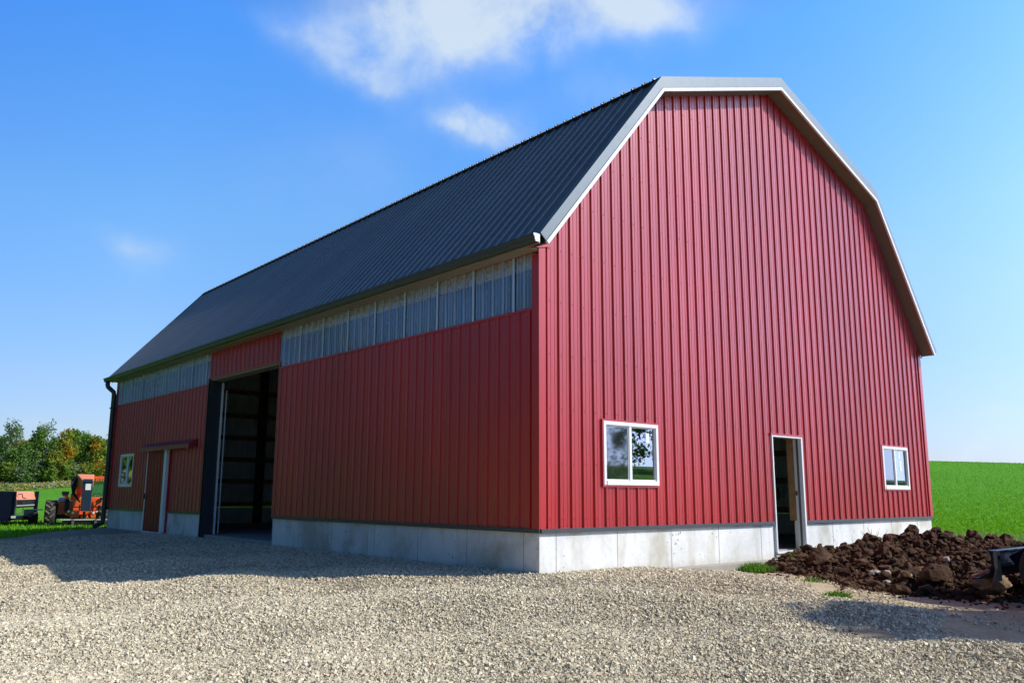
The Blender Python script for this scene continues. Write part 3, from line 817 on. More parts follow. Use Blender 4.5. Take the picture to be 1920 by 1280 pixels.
for (a, b) in (((.16, 5.68, 3.75), (.16, 5.20, 2.8)), ((.16, 14.42, 3.75), (.16, 15.15, 2.85)), ((.3, .3, 1.5), (.3, .3, 3.0))):
    mb = MB(); mb.beam(a, b, .05, .17, up=(1, 0, 0)); build_each(mb, 'brace', M['wood'], barn)
mb = MB(); mb.beam((7.6, 2.0, 2.2), (9.4, 2.2, .4), .08, .2); mb.beam((5.8, 4.4, .4), (9.6, 4.4, .4), .06, .16)
build_each(mb, 'brace', M['wood'], barn)

# ------------------------------------------------------------------ dirt pile, rocks
crest = [(6.1, -.15, .02), (6.5, -.35, .10), (6.95, -.75, .30), (7.35, -1.1, .42), (7.75, -1.45, .54), (8.05, -1.7, .54), (8.4, -1.95, .44), (8.6, -2.15, .52), (9.0, -2.5, .42), (9.5, -2.95, .42), (10.6, -3.9, .36), (12.0, -5.0, .2)]
def pile_h(x, y):
    x = np.asarray(x, float); y = np.asarray(y, float); best = np.zeros_like(x)
    for (a, b) in zip(crest[:-1], crest[1:]):
        ax, ay, ah = a; bx_, by, bh = b
        dx, dy = bx_-ax, by-ay; L2 = dx*dx+dy*dy
        t = np.clip(((x-ax)*dx+(y-ay)*dy)/L2, 0, 1)
        px, py = ax+t*dx, ay+t*dy; h = ah+t*(bh-ah)
        side = (dx*(y-py)-dy*(x-px))   # >0 : away from the camera side
        d = np.hypot(x-px, y-py)
        wf = 1.3+4.4*h; wb = .5+2.0*h
        w = np.where(side > 0, wb, wf)
        q = np.clip(1-d/w, 0, 1)
        best = np.maximum(best, h*(q**1.05*.75+.25*sstep(0, 1, q)))
    # rocky toe towards the camera
    toe = np.zeros_like(x)
    for (tx, ty, th, tr) in ((5.5, -.9, .06, .45), (4.85, -1.9, .16, .7), (4.4, -2.9, .2, .7), (4.15, -3.5, .16, .6), (5.0, -3.7, .2, .7), (6.2, -4.6, .3, 1.0)):
        toe = np.maximum(toe, th*np.exp(-((x-tx)**2+(y-ty)**2)/tr**2))
    return np.maximum(best, toe)
def rockverts(bm, c, r, seed, squash=(1, 1, .8), sub=2, amp=.55, mi=0):
    ret = bmesh.ops.create_icosphere(bm, subdivisions=sub, radius=1)
    off = Vector((seed*3.3, seed*1.7, seed*.9)); rot = Matrix.Rotation(seed*2.1, 3, 'Z') @ Matrix.Rotation(seed*1.3, 3, 'X')
    for v in ret['verts']:
        n = noise.noise(v.co*1.1+off)*amp*1.6+noise.noise(v.co*2.6+off)*amp*.7+noise.noise(v.co*6+off)*amp*.25
        p = v.co*(1+n); p = rot @ p
        v.co = Vector((p.x*squash[0], p.y*squash[1], p.z*squash[2]))*r+Vector(c)
    for f in {f for v in ret['verts'] for f in v.link_faces}: f.material_index = mi
def bmobj(name, bm, mats, parent=None, smooth=False, **props):
    me = bpy.data.meshes.new(name); bm.to_mesh(me); bm.free()
    for m in (mats if isinstance(mats, (list, tuple)) else [mats]): me.materials.append(m)
    if smooth: me.polygons.foreach_set('use_smooth', [True]*len(me.polygons))
    o = bpy.data.objects.new(name, me); COL.objects.link(o)
    if parent is not None: o.parent = parent
    for k, v in props.items(): o[k] = v
    return o
def soil_pile():
    root = thing('soil_pile', 'heap of dark brown cloddy soil in front of the gable wall, right of the doorway', 'dirt pile', (7, -2, -.85))
    st = .045; xs = np.arange(2.6, 13.2, st); ys = np.arange(-6.2, 1.0, st)
    X, Y = np.meshgrid(xs, ys, indexing='ij'); H = pile_h(X, Y)
    D = np.zeros_like(H)
    idx = np.argwhere(H > .015)
    for i, j in idx:
        p = Vector((X[i, j], Y[i, j], 0))
        n = noise.turbulence(p*2.3, 4, True)*.18+max(0, noise.noise(p*5.5+Vector((4, 4, 4))))*.12+abs(noise.noise(p*11))*.07+noise.noise(p*19)*.03
        D[i, j] = (n-.17)*min(1, H[i, j]*5+.25)
    Zg = dirt_z(X, Y)
    Z = np.where(H > .015, Zg+H+D, Zg-.15)
    V = np.stack([X, Y, Z], -1).reshape(-1, 3)-np.array([7, -2, -.85]); ny = len(ys)
    i, j = np.meshgrid(np.arange(len(xs)-1), np.arange(ny-1), indexing='ij')
    F = np.stack([i*ny+j, (i+1)*ny+j, (i+1)*ny+j+1, i*ny+j+1], -1).reshape(-1, 4)
    hm = H.reshape(-1)[F].max(1) > .015; c = V[F].mean(1)+np.array([7, -2, 0]); hm &= ~((c[:, 1] > -.03) & (c[:, 0] < 12.02) )
    F = F[hm]; u, inv = np.unique(F, return_inverse=True)
    npmesh('soil_mound', V[u], inv.reshape(F.shape), M['soil'], root, smooth=False)
    tmp = bmesh.new(); bmesh.ops.create_icosphere(tmp, subdivisions=2, radius=1); tmp.verts.index_update()
    TV = [v.co.copy() for v in tmp.verts]; TF = np.array([[v.index for v in f.verts] for f in tmp.faces]); tmp.free()
    def clod(c, r, seed, squash, amp=.55):
        off = Vector((seed*3.3, seed*1.7, seed*.9)); rot = Matrix.Rotation(seed*2.1, 3, 'Z') @ Matrix.Rotation(seed*1.3, 3, 'X')
        out = []
        for q in TV:
            k = 1+noise.noise(q*1.1+off)*amp*1.6+noise.noise(q*2.6+off)*amp*.8+noise.noise(q*6+off)*amp*.3
            w_ = rot @ (q*k); out.append((w_.x*squash[0]*r+c[0], w_.y*squash[1]*r+c[1], w_.z*squash[2]*r+c[2]))
        AV.extend(out); AF.append(TF+len(TV)*len(AF))
    AV = []; AF = []; rnd = random.Random(11); n = 0
    while n < 5200:
        x = rnd.uniform(2.9, 11.5); y = rnd.uniform(-5.6, -.15); h = float(pile_h(x, y))
        if h < .02: 
            continue
        if h < .12 and rnd.random() < .35: continue
        r = min(.115, rnd.lognormvariate(math.log(.024), .68))
        z = TZ(x, y)+h+.01
        clod((x-7, y+2, z+.85+r*.15), r, rnd.uniform(0, 50), (1, rnd.uniform(.7, 1), rnd.uniform(.55, .85)))
        n += 1
    for (x, y, r) in ((8.05, -1.70, .11), (7.75, -1.42, .12), (8.62, -2.12, .12), (7.1, -.95, .10), (9.05, -2.5, .13), (8.2, -1.86, .09), (7.4, -1.15, .11), (8.85, -2.3, .11)):
        z = TZ(x, y)+float(pile_h(x, y))+r*.35
        clod((x-7, y+2, z+.85), r, x*7, (1, .9, .95), .45)
    for _ in range(1500):
        x = rnd.uniform(2.7, 9); y = rnd.uniform(-5.2, -.1); h = float(pile_h(x, y))
        if h > .12 or (h < .004 and rnd.random() < .75) or gravel_sd(x, y) > .1: continue
        r = rnd.uniform(.008, .026); clod((x-7, y+2, max(float(dirt_z(x, y)), TZ(x, y)+h)+.85+r*.3), r, rnd.uniform(0, 50), (1, .85, .7))
    npmesh('soil_clods', AV, np.concatenate(AF), M['soil'], root, kind='stuff')
soil_pile()
def rock(name, label, cat, x, y, r, squash, seed, mat, sink=.3, group=None, rz=0):
    bm = bmesh.new(); rockverts(bm, (0, 0, 0), r, seed, squash, 3, .28)
    o = bmobj(name, bm, mat); o.location = (x, y, max(TZ(x, y), TZ(x, y)+float(pile_h(x, y)))+r*squash[2]*(1-sink)); o.rotation_euler = (0, 0, rz)
    o['label'] = label; o['category'] = cat
    if group: o['group'] = group
    return o
rock('boulder', 'large tan brown boulder at the foot of the soil heap below the dark bucket', 'boulder', 4.12, -3.98, .20, (1.25, .9, .80), 4.2, M['rockbrown'], .25)
rock('soil_lump', 'big dark oval lump of soil left of the tan boulder', 'soil lump', 4.0, -3.35, .20, (1.3, .9, .7), 9.1, M['soil'], .2)
rock('soil_lump', 'big dark rounded clod at the left end of the soil heap under the doorway', 'soil lump', 5.3, -1.0, .17, (1.4, .9, .75), 12.7, M['soil'], .25)
rk = [(4.35, -2.35, .10, 'pale stone highest of those along the heap foot'), (4.12, -2.62, .085, 'small round pale stone second along the heap foot'), (4.0, -2.95, .11, 'flat pale stone nearest the big dark soil lump'),
      (3.75, -2.80, .06, 'smallest pale stone lying out on the sandy dirt'), (6.2, -2.6, .07, 'small pale stone halfway up the soil heap')]
for i, (x, y, r, lb) in enumerate(rk):
    rock('stone', lb, 'stone', x, y, r*.75, (1.2, 1, .75), 20+i*3.3, M['rockpale'], .15, 'pale stones around the soil heap')

# ------------------------------------------------------------------ vegetation
def blades(name, pts, hts, width, mat, lean=.35, per=1, parent=None, **props):
    """thin two-quad blades standing at pts (n,3)"""
    n = len(pts); pts = np.asarray(pts, float)
    a = NR.uniform(0, 2*math.pi, n); l = NR.uniform(0, lean, n); b = NR.uniform(0, 2*math.pi, n)
    h = np.asarray(hts, float)*NR.uniform(.6, 1.15, n); w = width*NR.uniform(.6, 1.4, n)
    dx, dy = np.cos(a)*w/2, np.sin(a)*w/2; lx, ly = np.cos(b)*l*h, np.sin(b)*l*h
    p0 = pts; V = np.zeros((n, 6, 3))
    V[:, 0] = p0+np.stack([-dx, -dy, 0*h], -1); V[:, 1] = p0+np.stack([dx, dy, 0*h], -1)
    m = p0+np.stack([lx*.35, ly*.35, h*.6], -1)
    V[:, 2] = m+np.stack([dx*.8, dy*.8, 0*h], -1); V[:, 3] = m-np.stack([dx*.8, dy*.8, 0*h], -1)
    t = p0+np.stack([lx, ly, h], -1)
    V[:, 4] = t+np.stack([dx*.15, dy*.15, 0*h], -1); V[:, 5] = t-np.stack([dx*.15, dy*.15, 0*h], -1)
    F = np.array([(0, 1, 2, 3), (3, 2, 4, 5)])[None]+6*np.arange(n)[:, None, None]
    return npmesh(name, V.reshape(-1, 3), F.reshape(-1, 4), mat, parent, **props)
# fringe of grass along the gravel edge and around the machines
n = 42000
x = NR.uniform(-9, 9, n); y = NR.uniform(12, 42, n)
sd = gravel_sd(x, y)
k = (sd < .15) & ~((x > -.1) & (x < 12.1) & (y < 18.6)) & ((sd > -3) | (NR.random(n) < .5))
x, y = x[k], y[k]; pts = np.stack([x, y, terrain(x, y)+field_noise(x, y)-.01], -1)
blades('grass', pts, np.full(len(x), .12), .035, M['grass'], .6, kind='stuff', label='rough green grass at the far edge of the gravel yard', category='grass')
# crop blades on the near part of the right-hand field, where the barn corner meets it
n = 60000
r = 16+150*NR.random(n)**2.2; a = NR.uniform(az_of_px(1640), az_of_px(2050), n)
x = CAM.x+r*np.sin(a); y = CAM.y+r*np.cos(a); k = (dirt_sd(x, y) < -.1) & (x > 12.1)
x, y = x[k], y[k]; pts = np.stack([x, y, terrain(x, y)+field_noise(x, y)-.01], -1)
blades('crop_grass', pts, np.full(len(x), .10), .05, M['crop'], .8, kind='stuff', label='short green crop on the field right of the barn', category='crop')
# tall pale weeds at the field edge near the barn's right corner
n = 1500
x = NR.uniform(13.2, 22, n); y = NR.uniform(-1.2, 5.5, n); k = (y > -1+(x-13)*.1)
x, y = x[k], y[k]; pts = np.stack([x, y, terrain(x, y)], -1)
blades('field_weeds', pts, np.full(len(x), .34), .02, leaf_mat('pale seed heads', [(.16, .24, .06), (.34, .38, .22), (.2, .3, .1)]), .5, kind='stuff', label='pale feathery weeds at the field edge behind the soil heap', category='weeds')
# weedy bank between field and woods on the left
def leafy(n, blobs, size, rnd):
    """leaf quads through a union of ellipsoid blobs (cx,cy,cz,rx,ry,rz)"""
    vol = np.array([b[3]*b[4]*b[5] for b in blobs]); vol = vol**.75; which = rnd.choice(len(blobs), n, p=vol/vol.sum())
    B = np.array(blobs)[which]
    d = rnd.normal(size=(n, 3)); d /= np.linalg.norm(d, axis=1)[:, None]
    rad = rnd.random(n)**(1/2.2)*(1+.18*rnd.normal(size=n))
    c = B[:, :3]+d*rad[:, None]*B[:, 3:6]
    u = rnd.normal(size=(n, 3)); u /= np.linalg.norm(u, axis=1)[:, None]
    v = np.cross(u, rnd.normal(size=(n, 3))); v /= np.linalg.norm(v, axis=1)[:, None]
    s = size*rnd.uniform(.5, 1.35, n)[:, None]
    V = np.stack([c-u*s*.5, c+v*s*.32, c+u*s*.5, c-v*s*.32], 1)
    F = np.arange(4*n).reshape(-1, 4); return V.reshape(-1, 3), F
n = 60000
r = NR.uniform(133, 172, n); a = NR.uniform(az_of_px(-900), az_of_px(420), n)
x = CAM.x+r*np.sin(a); y = CAM.y+r*np.cos(a)
edge = 134+3*fnoise(x, y, .15, 2)+4*(NR.random(n)**3); k = r > edge
x, y = x[k], y[k]; n = len(x); patch = fnoise(x, y, .22, 4)+.5*fnoise(x, y, .7, 6)
hh = np.clip(.75+.45*patch, .25, 1.5)
c = np.stack([x, y, terrain(x, y)+field_noise(x, y)+hh*NR.random(n)**.6], -1)
u = NR.normal(size=(n, 3)); u /= np.linalg.norm(u, axis=1)[:, None]; v = np.cross(u, NR.normal(size=(n, 3))); v /= np.linalg.norm(v, axis=1)[:, None]
sz = NR.uniform(.12, .42, n)[:, None]
V = np.stack([c-u*sz*.5, c+v*sz*.35, c+u*sz*.5, c-v*sz*.35], 1)
tone = fnoise(x, y, .35, 8)+.7*fnoise(x, y, 1.1, 3)+NR.normal(size=n)*.35
WB = [leaf_mat('green weeds', [(.10, .17, .03), (.17, .23, .05)]), leaf_mat('straw weeds', [(.30, .27, .12), (.40, .36, .18)]), leaf_mat('goldenrod', [(.36, .28, .05), (.28, .26, .06)]), leaf_mat('pale asters', [(.50, .48, .40), (.34, .33, .22)]), leaf_mat('brown weeds', [(.20, .14, .08), (.26, .20, .12)])]
npmesh('weed_bank', V.reshape(-1, 3), np.arange(4*n).reshape(-1, 4), WB, midx=np.clip(((tone+1.3)/2.6*5).astype(int), 0, 4), kind='stuff', label='strip of tall yellowish weeds between the green field and the woods', category='weeds')
def tree(name, x, y, h, w, mats, label, seed, nleaf=2600, leaf=.42, shape='round', group='trees along the skyline left of the barn', cat='tree', trunk=.3, low=.12):
    rnd = np.random.default_rng(seed); rr = random.Random(seed)
    z0 = TZ(x, y)-.1
    root = thing(name, label, cat, (x, y, z0), 0, group)
    tb = MB(); blobs = []
    tb.tube([(0, 0, 0), (rr.uniform(-.1, .1), 0, h*.35), (rr.uniform(-.25, .25), rr.uniform(-.2, .2), h*.75), (0, 0, h*.92)], [trunk*.55, trunk*.42, trunk*.2, trunk*.05], 8)
    nb = {'round': 22, 'poplar': 20, 'thin': 16, 'bush': 9}[shape]
    for i in range(nb):
        t = (i+.5)/nb
        if shape == 'poplar':
            zc = h*(low+(.97-low)*t); rad = w*.5*(1-.62*t)*rr.uniform(.25, 1); br = w*(.30-.15*t)*rr.uniform(.7, 1.25)
        elif shape == 'bush':
            zc = h*rr.uniform(.25, .75); rad = w*.38*rr.random(); br = w*.22
        else:
            zc = h*(low+.05+(.9-low)*t); env = math.sin(math.pi*min(1, .18+.80*t))**.7
            rad = w*.42*env*rr.uniform(.35, 1.05); br = w*rr.uniform(.13, .23)
        an = rr.uniform(0, 6.283)+i*2.4
        bx_, by = math.cos(an)*rad, math.sin(an)*rad
        blobs.append((bx_, by, zc, br, br, br*rr.uniform(.75, 1.25)*(1.5 if shape == 'poplar' else 1)))
        if i % 2 == 0 and shape != 'bush':
            zs = max(h*.12, zc-rad*.9)
            tb.tube([(0, 0, zs), (bx_*.5, by*.5, zs+(zc-zs)*.6), (bx_, by, zc+br*.5)], [trunk*.18, trunk*.12, trunk*.03], 5)
    tb.build('trunk', M['bark'], root, smooth=True)
    nm = len(mats); nl = nleaf
    V, F = leafy(nl, blobs, leaf, rnd)
    # colour by bough: contiguous blobs share a tint
    c = V.reshape(-1, 4, 3).mean(1)
    tint = (np.sin(c[:, 0]*1.3+seed)+np.sin(c[:, 2]*1.1+seed*2)+np.sin(c[:, 1]*1.4+c[:, 2]*.5)+rnd.normal(size=nl)*.5)
    mi = np.clip(((tint+2.2)/4.4*nm).astype(int), 0, nm-1)
    npmesh('crown', V, F, mats, root, midx=mi)
    return root
def at(px, r): a = az_of_px(px); return CAM.x+r*math.sin(a), CAM.y+r*math.cos(a)
LD, LM, LG, LO, LL, LB = (M[k] for k in ('leaf_dark', 'leaf_mid', 'leaf_grey', 'leaf_gold', 'leaf_olive', 'leaf_bare'))
wood = [
    (-60, 168, 12.0, 6, [LD, LG], 'dark green tree cut by the left edge of the photo', 'round'),
    (8, 166, 12.3, 5.4, [LG, LD, LG], 'tall grey green tree at the left end of the row', 'poplar'),
    (40, 160, 8.6, 4.6, [LO, LM, LD], 'round tree with an orange yellow top between two taller green trees', 'round'),
    (58, 174, 11.2, 4.2, [LG, LD], 'slender green tree just left of the tallest one', 'poplar'),
    (76, 168, 12.4, 6.0, [LG, LD, LM], 'tallest spiky grey green tree in the middle of the row', 'poplar'),
    (22, 158, 6.8, 5.0, [LM, LD], 'low green tree in front of the tall ones at the left end', 'round'),
    (116, 160, 9.8, 5.4, [LO, LL, LM], 'golden yellow tree right of the tallest tree', 'round'),
    (131, 168, 10.2, 4.4, [LD, LM], 'dark green tree behind the golden one', 'round'),
    (100, 156, 6.6, 4.4, [LM, LL], 'short light green tree below the golden crown', 'round'),
    (153, 164, 8.8, 5.2, [LL, LM, LD], 'olive green tree above the orange machine', 'round'),
    (176, 162, 8.6, 5.0, [LL, LM, LO], 'yellow green tree left of the barn downspout', 'round'),
    (200, 166, 9.4, 5.0, [LB, LG], 'thin brownish grey tree touching the barn edge', 'thin'),
    (88, 157, 5.8, 4.2, [LD, LG], 'dark low tree under the tallest one', 'round'),
    (232, 166, 9.5, 6, [LM, LL], 'green tree hidden behind the barn corner', 'round'),
    (275, 166, 10, 6, [LD, LM], 'dark tree farther behind the barn', 'round'),
]
for i, px in enumerate((-30, 0, 30, 62, 95, 122, 142, 164, 188, 212)):
    wood.append((px, 178, 9.6+.8*math.sin(i*2.3), 6.0, [[LD, LM], [LG, LD], [LM, LL]][i % 3], 'green tree of the back row filling the gaps between the front trees', 'round'))
for i, (px, r, h, w, mats, lb, sh) in enumerate(wood):
    x, y = at(px, r)
    nm = {'poplar': 'poplar_tree', 'round': 'broadleaf_tree', 'thin': 'broadleaf_tree'}[sh]
    tree(nm, x, y, h*(.80 if px < 110 else .93), w*.95, mats, lb, 100+i, 1500 if sh == 'thin' else 3600, .40 if sh != 'thin' else .3, sh, low=.05 if sh != 'thin' else .2)
for i in range(19):  # row of trees added out of view to dim sky light and reflections on the long wall
    a_ = math.radians(1.5-6.2*i); r_ = 50+6*math.sin(i*2.1)
    tree('broadleaf_tree', CAM.x+r_*math.sin(a_), CAM.y+r_*math.cos(a_), 13.5+2*math.sin(i*1.7), 8.5, [[LD, LM], [LM, LL], [LG, LD]][i % 3], 'broad unseen tree added beyond the left edge to darken the long wall', 700+i, 3200, .62, 'round', 'unseen trees added left of the yard', low=.04)
bush = [(-20, 158), (12, 157), (34, 156), (66, 158), (112, 157), (132, 158), (150, 158), (168, 157), (188, 158), (210, 157)]
bl = ['dark bush at the left edge under the trees', 'round green bush at the foot of the leftmost tall tree', 'bright green bush below the orange topped tree', 'grey green bush left of the tallest trunk', 'green bush below the golden tree',
      'dark bush between golden and olive trees', 'olive bush above the lifting boom', 'yellowish bush right of the boom', 'small golden bush above the machine cab', 'bush against the barn edge']
for i, (px, r) in enumerate(bush):
    x, y = at(px, r)
    tree('shrub', x, y, 3.0+.9*(i % 3), 5.0, [[LD, LM], [LM, LL], [LG, LD]][i % 3] if i != 8 else [LO, LL], bl[i], 300+i, 900, .36, 'bush', 'shrubs at the edge of the woods', 'shrub', .12)
# trees behind the photographer's right shoulder: they shade the gravel and show in the window glass
tree('broadleaf_tree', 8.3, -12.5, 9.7, 4.8, [LD, LM], 'leafy tree right of the camera shading the gravel', 501, 17000, .26, 'round', 'trees right of the camera', low=.25)
for i, (x, y, h) in enumerate([(CAM.x+rr_*math.sin(aa_), CAM.y+rr_*math.cos(aa_), hh_) for aa_, rr_, hh_ in ((2.10, 128, 9), (2.18, 124, 11), (2.25, 130, 8), (2.33, 126, 10), (2.42, 130, 9), (2.02, 132, 12), (1.92, 128, 12), (2.52, 128, 11))]+[(30, -26.5, 7.5)]):
    tree('broadleaf_tree', x, y, h, 7, [LD, LM, LG], 'tree off to the right that mirrors in the window glass', 520+i, 1100 if i == 8 else 2000, .5 if i < 8 else .22, 'round' if i < 8 else 'thin', 'trees right of the camera', low=.15)

def weedplant(name, x, y, n, r, h, label, mat=None):
    z = max(float(dirt_z(x, y)), float(gravel_z(x, y)) if gravel_sd(x, y) > -.3 else -9)+float(pile_h(x, y))*.9
    a = NR.uniform(0, 6.283, n); q = r*NR.random(n)**.7
    pts = np.stack([np.cos(a)*q, np.sin(a)*q, np.zeros(n)], -1)
    hh = h*(1-.5*(q/r))
    rnd = np.random.default_rng(int(x*100+500)); u = []
    V = []; F = []
    o = blades(name, pts, hh, .022, mat or M['weedgreen'], 1.0)
    o.location = (x, y, z-.01); o['label'] = label; o['category'] = 'weed'; o['group'] = 'green weeds on the dirt'
    return o
weedplant('weed_clump', 4.45, -.33, 620, .36, .15, 'wide green weed clump on the dirt below the concrete wall')
weedplant('weed_clump', 6.35, -.22, 260, .22, .24, 'green weeds just below the open doorway sill')
weedplant('weed_clump', 5.55, -.32, 120, .16, .13, 'small weed tuft left of the doorway weeds')
weedplant('weed_clump', 1.95, -3.05, 260, .17, .12, 'lone green weed on the sandy dirt beside the gravel shadow')
weedplant('weed_clump', 3.55, -1.85, 90, .2, .07, 'sparse low weeds at the gravel edge')
weedplant('weed_clump', 8.6, -.30, 60, .16, .62, 'thin pale stalks standing against the white concrete wall', M['weed'])

# ------------------------------------------------------------------ machines
def wheel(root, c, r, w, name='wheel', ax='x', rim=M['black'], lugs=0, face=1, rimr=.55):
    mb = MB(); h = w/2
    mb.lathe([(-h*.8, r*rimr), (-h, r*.72), (-h*.97, r*.92), (-h*.75, r*.985), (h*.75, r*.985), (h*.97, r*.92), (h, r*.72), (h*.8, r*rimr)], c, ax, 36)
    t = mb.build('tyre', M['tyre'], None, smooth=True)
    m2 = MB(); m2.lathe([(-h*.55, r*rimr), (-h*.75, r*rimr*.98), (-h*.5, r*rimr*.85), (-h*.35, r*.2), (h*.35, r*.2), (h*.5, r*rimr*.85), (h*.75, r*rimr*.98), (h*.55, r*rimr)], c, ax, 28)
    m2.lathe([(-h*.6, r*.13), (h*.6, r*.13)], c, ax, 12)
    rm = m2.build('rim', rim, None)
    wh = bpy.data.objects.new(name, None); COL.objects.link(wh); wh.parent = root
    t.parent = wh; rm.parent = wh
    if lugs:
        lb = MB()
        for i in range(lugs):
            for sgn in (-1, 1):
                a = 2*math.pi*(i+(.5 if sgn > 0 else 0))/lugs
                m = Matrix.Translation(c) @ Matrix.Rotation(a, 4, 'X') @ Matrix.Translation((sgn*h*.44, 0, r*.99)) @ Matrix.Rotation(sgn*.75, 4, 'Z')
                lb.box((-h*.52, -r*.055, -r*.03), (h*.52, r*.055, r*.045), 0, m)
        lb.build('tyre_lugs', M['lug'], wh)
    return wh
def telehandler():
    # px scale: 43.9 px per metre at this distance; u right, v up, facing the camera (-y)
    D = 36.0
    px0, py0 = 140.0, 992.0
    d = Fv+R2*((px0-960)/1579.62)-U2*((py0-640)/1579.62); c = CAM+d*D
    zg = TZ(c.x, c.y)
    rz = math.atan2(c.x-CAM.x, c.y-CAM.y)*-1
    root = thing('telehandler', 'orange telescopic lift truck facing the camera at the left side of the barn', 'lift truck', (c.x, c.y, c.z), rz)
    B = lambda a, b, nm, mat, bev=.01, **k: MB().box(a, b).build(nm, mat, root, bevel=bev, **k)
    wheel(root, (-.99, .2, .60), .61, .42, lugs=14, rim=M['orange']); wheel(root, (1.05, .2, .60), .61, .42, lugs=14, rim=M['orange'])
    wheel(root, (-.99, 3.2, .60), .61, .42, rim=M['orange']); wheel(root, (1.05, 3.2, .60), .61, .42, rim=M['orange'])
    mb = MB(); mb.box((-.72, -.1, .62), (-.40, 3.6, 1.18)); mb.build('engine_cover', M['darkorange'], root, bevel=.03)
    mb = MB(); mb.prism([(-.1, 1.18), (3.6, 1.18), (3.4, 1.34), (.2, 1.32)], 'x', -.76, -.40); mb.build('cover_top', M['lilac'], root, bevel=.02)
    mb = MB(); mb.box((-.38, .0, .55), (.95, 3.5, 1.20)); mb.box((-.16, -.15, .62), (.95, .0, 1.30)); mb.box((-.30, 2.8, 1.2), (.1, 3.5, 1.5)); mb.build('chassis', M['orange'], root, bevel=.02)
    mb = MB(); mb.box((-.8, .05, .45), (.85, .35, .62)); mb.box((-.2, .3, .42), (.3, 3.3, .56)); mb.build('axle', M['black'], root)
    # boom: rises at the back, comes forward, ends in a drooping dark nose
    mb = MB()
    mb.add([(-.06, 3.3, 1.35), (.50, 3.3, 1.35), (.50, 3.3, 1.75), (-.06, 3.3, 1.75), (-.10, .35, 1.70), (.50, .35, 1.70), (.56, .3, 2.32), (-.10, .3, 2.32)],
           [(0,3,2,1), (4,5,6,7), (0,1,5,4), (1,2,6,5), (2,3,7,6), (3,0,4,7)]); mb.build('boom', M['orange'], root, bevel=.02)
    mb = MB(); mb.add([(-.10, .3, 2.34), (.56, .3, 2.34), (.52, -.55, 2.05), (.14, -.55, 2.05), (-.10, .3, 1.80), (.56, .3, 1.80), (.52, -.55, 1.72), (.14, -.55, 1.72)],
           [(0,1,2,3), (4,7,6,5), (0,3,7,4), (1,5,6,2), (3,2,6,7), (0,4,5,1)]); mb.build('boom_head', M['orangepale'], root, bevel=.02)
    mb = MB(); mb.box((.14, -.85, .78), (.53, -.56, 2.0)); mb.tube([(.14, -.80, 2.02), (.53, -.80, 2.02)], .10, 12); mb.build('boom_nose', M['slate'], root, bevel=.02)
    mb = MB(); mb.box((.26, -.862, 1.66), (.47, -.853, 1.92)); mb.build('notice_sheet', M['paper'], root)
    mb = MB()
    for k in range(4): mb.tube([(-.12-.05*k, .5, 2.3-.05*k), (-.18-.04*k, .1, 2.0), (-.12-.03*k, -.1, 1.5), (.1, -.3, 1.15)], .028, 6)
    mb.box((-.22, .1, 1.45), (-.10, .8, 2.2)); mb.build('hydraulic_hose', M['black'], root)
    # cab
    sh0 = -.22
    cb = MB()
    for (x, y) in ((.68, .5), (1.28, .5), (.68, 1.9), (1.28, 1.9)): cb.box((x-.045, y-.045, 1.2), (x+.045, y+.045, 2.14))
    cb.box((.62, .4, 2.14), (1.34, 2.0, 2.26)); cb.box((.62, .42, 1.16), (1.34, .52, 1.36))
    for k in range(7): cb.box((.70+k*.09, .39, 2.02), (.73+k*.09, .43, 2.14))
    cb.v = [(v[0]+sh0, v[1], v[2]) for v in cb.v]
    cab = cb.build('cab', M['orange'], root, bevel=.012)
    MB().box((.725+sh0, .5, 1.36), (1.235+sh0, .51, 2.10)).build('windscreen', M['cabglass'], cab)
    MB().box((.725+sh0, 1.9, 1.36), (1.235+sh0, 1.91, 2.10)).build('rear_glass', M['cabglass'], cab)
    sw = MB(); sw.tube([(.98+sh0+.17*math.cos(t*.5236), .75+.05*math.sin(t*.5236), 1.42+.10*math.sin(t*.5236)) for t in range(13)], .018, 6); sw.tube([(.98+sh0, .9, 1.2), (.98+sh0, .76, 1.42)], .025, 6)
    sw.build('steering_wheel', M['black'], cab)
    ft = MB(); ft.box((.60, -.2, .62), (1.22, .6, 1.18)); ft.add([(.62,-.2,1.18),(1.22,-.2,1.18),(1.22,.6,1.30),(.62,.6,1.30)], [(0,1,2,3)]); ft.build('front_fender', M['orange'], root, bevel=.03)
    mb = MB(); mb.tube([(.95, -.25, 1.30), (.85, -.30, 1.12), (.70, -.30, 1.02)], .025, 6); mb.box((.86, -.30, 1.24), (1.02, -.18, 1.34)); mb.build('wiper_arm', M['black'], root)
    mb = MB(); mb.box((-.62, -.25, 1.46), (-.34, -.15, 1.60)); mb.tube([(-.38, -.1, 1.2), (-.42, -.2, 1.5)], .03, 6); mb.build('mirror', M['black'], root, bevel=.02)
    mb = MB(); mb.box((-.58, -.2, 1.36), (-.36, -.05, 1.46)); mb.box((-.48, -.2, 1.28), (-.30, -.05, 1.37)); build_each(mb, 'lamp_bracket', M['orange'], root, bevel=.01)
    mb = MB(); mb.box((-.46, -.12, .78), (-.30, .0, 1.30)); mb.build('hose_guard', M['black'], root)
    # front plates and lamps
    mb = MB(); mb.box((-.22, -.32, .48), (.12, -.15, .78)); mb.box((.56, -.32, .48), (.76, -.15, .78)); mb.prism([(.16, .48), (.28, .48), (.22, .62)], 'y', -.40, -.30); mb.prism([(.36, .48), (.50, .48), (.42, .62)], 'y', -.40, -.30); build_each(mb, 'front_plate', M['orange'], root, bevel=.01)
    for (x, z) in ((-.13, .70), (.66, .70), (.80, .74), (-.30, .76)):
        MB().lathe([(-.35, .045), (-.32, .05)], (x, 0, z), 'y', 12).build('headlight', M['lamp'], root)
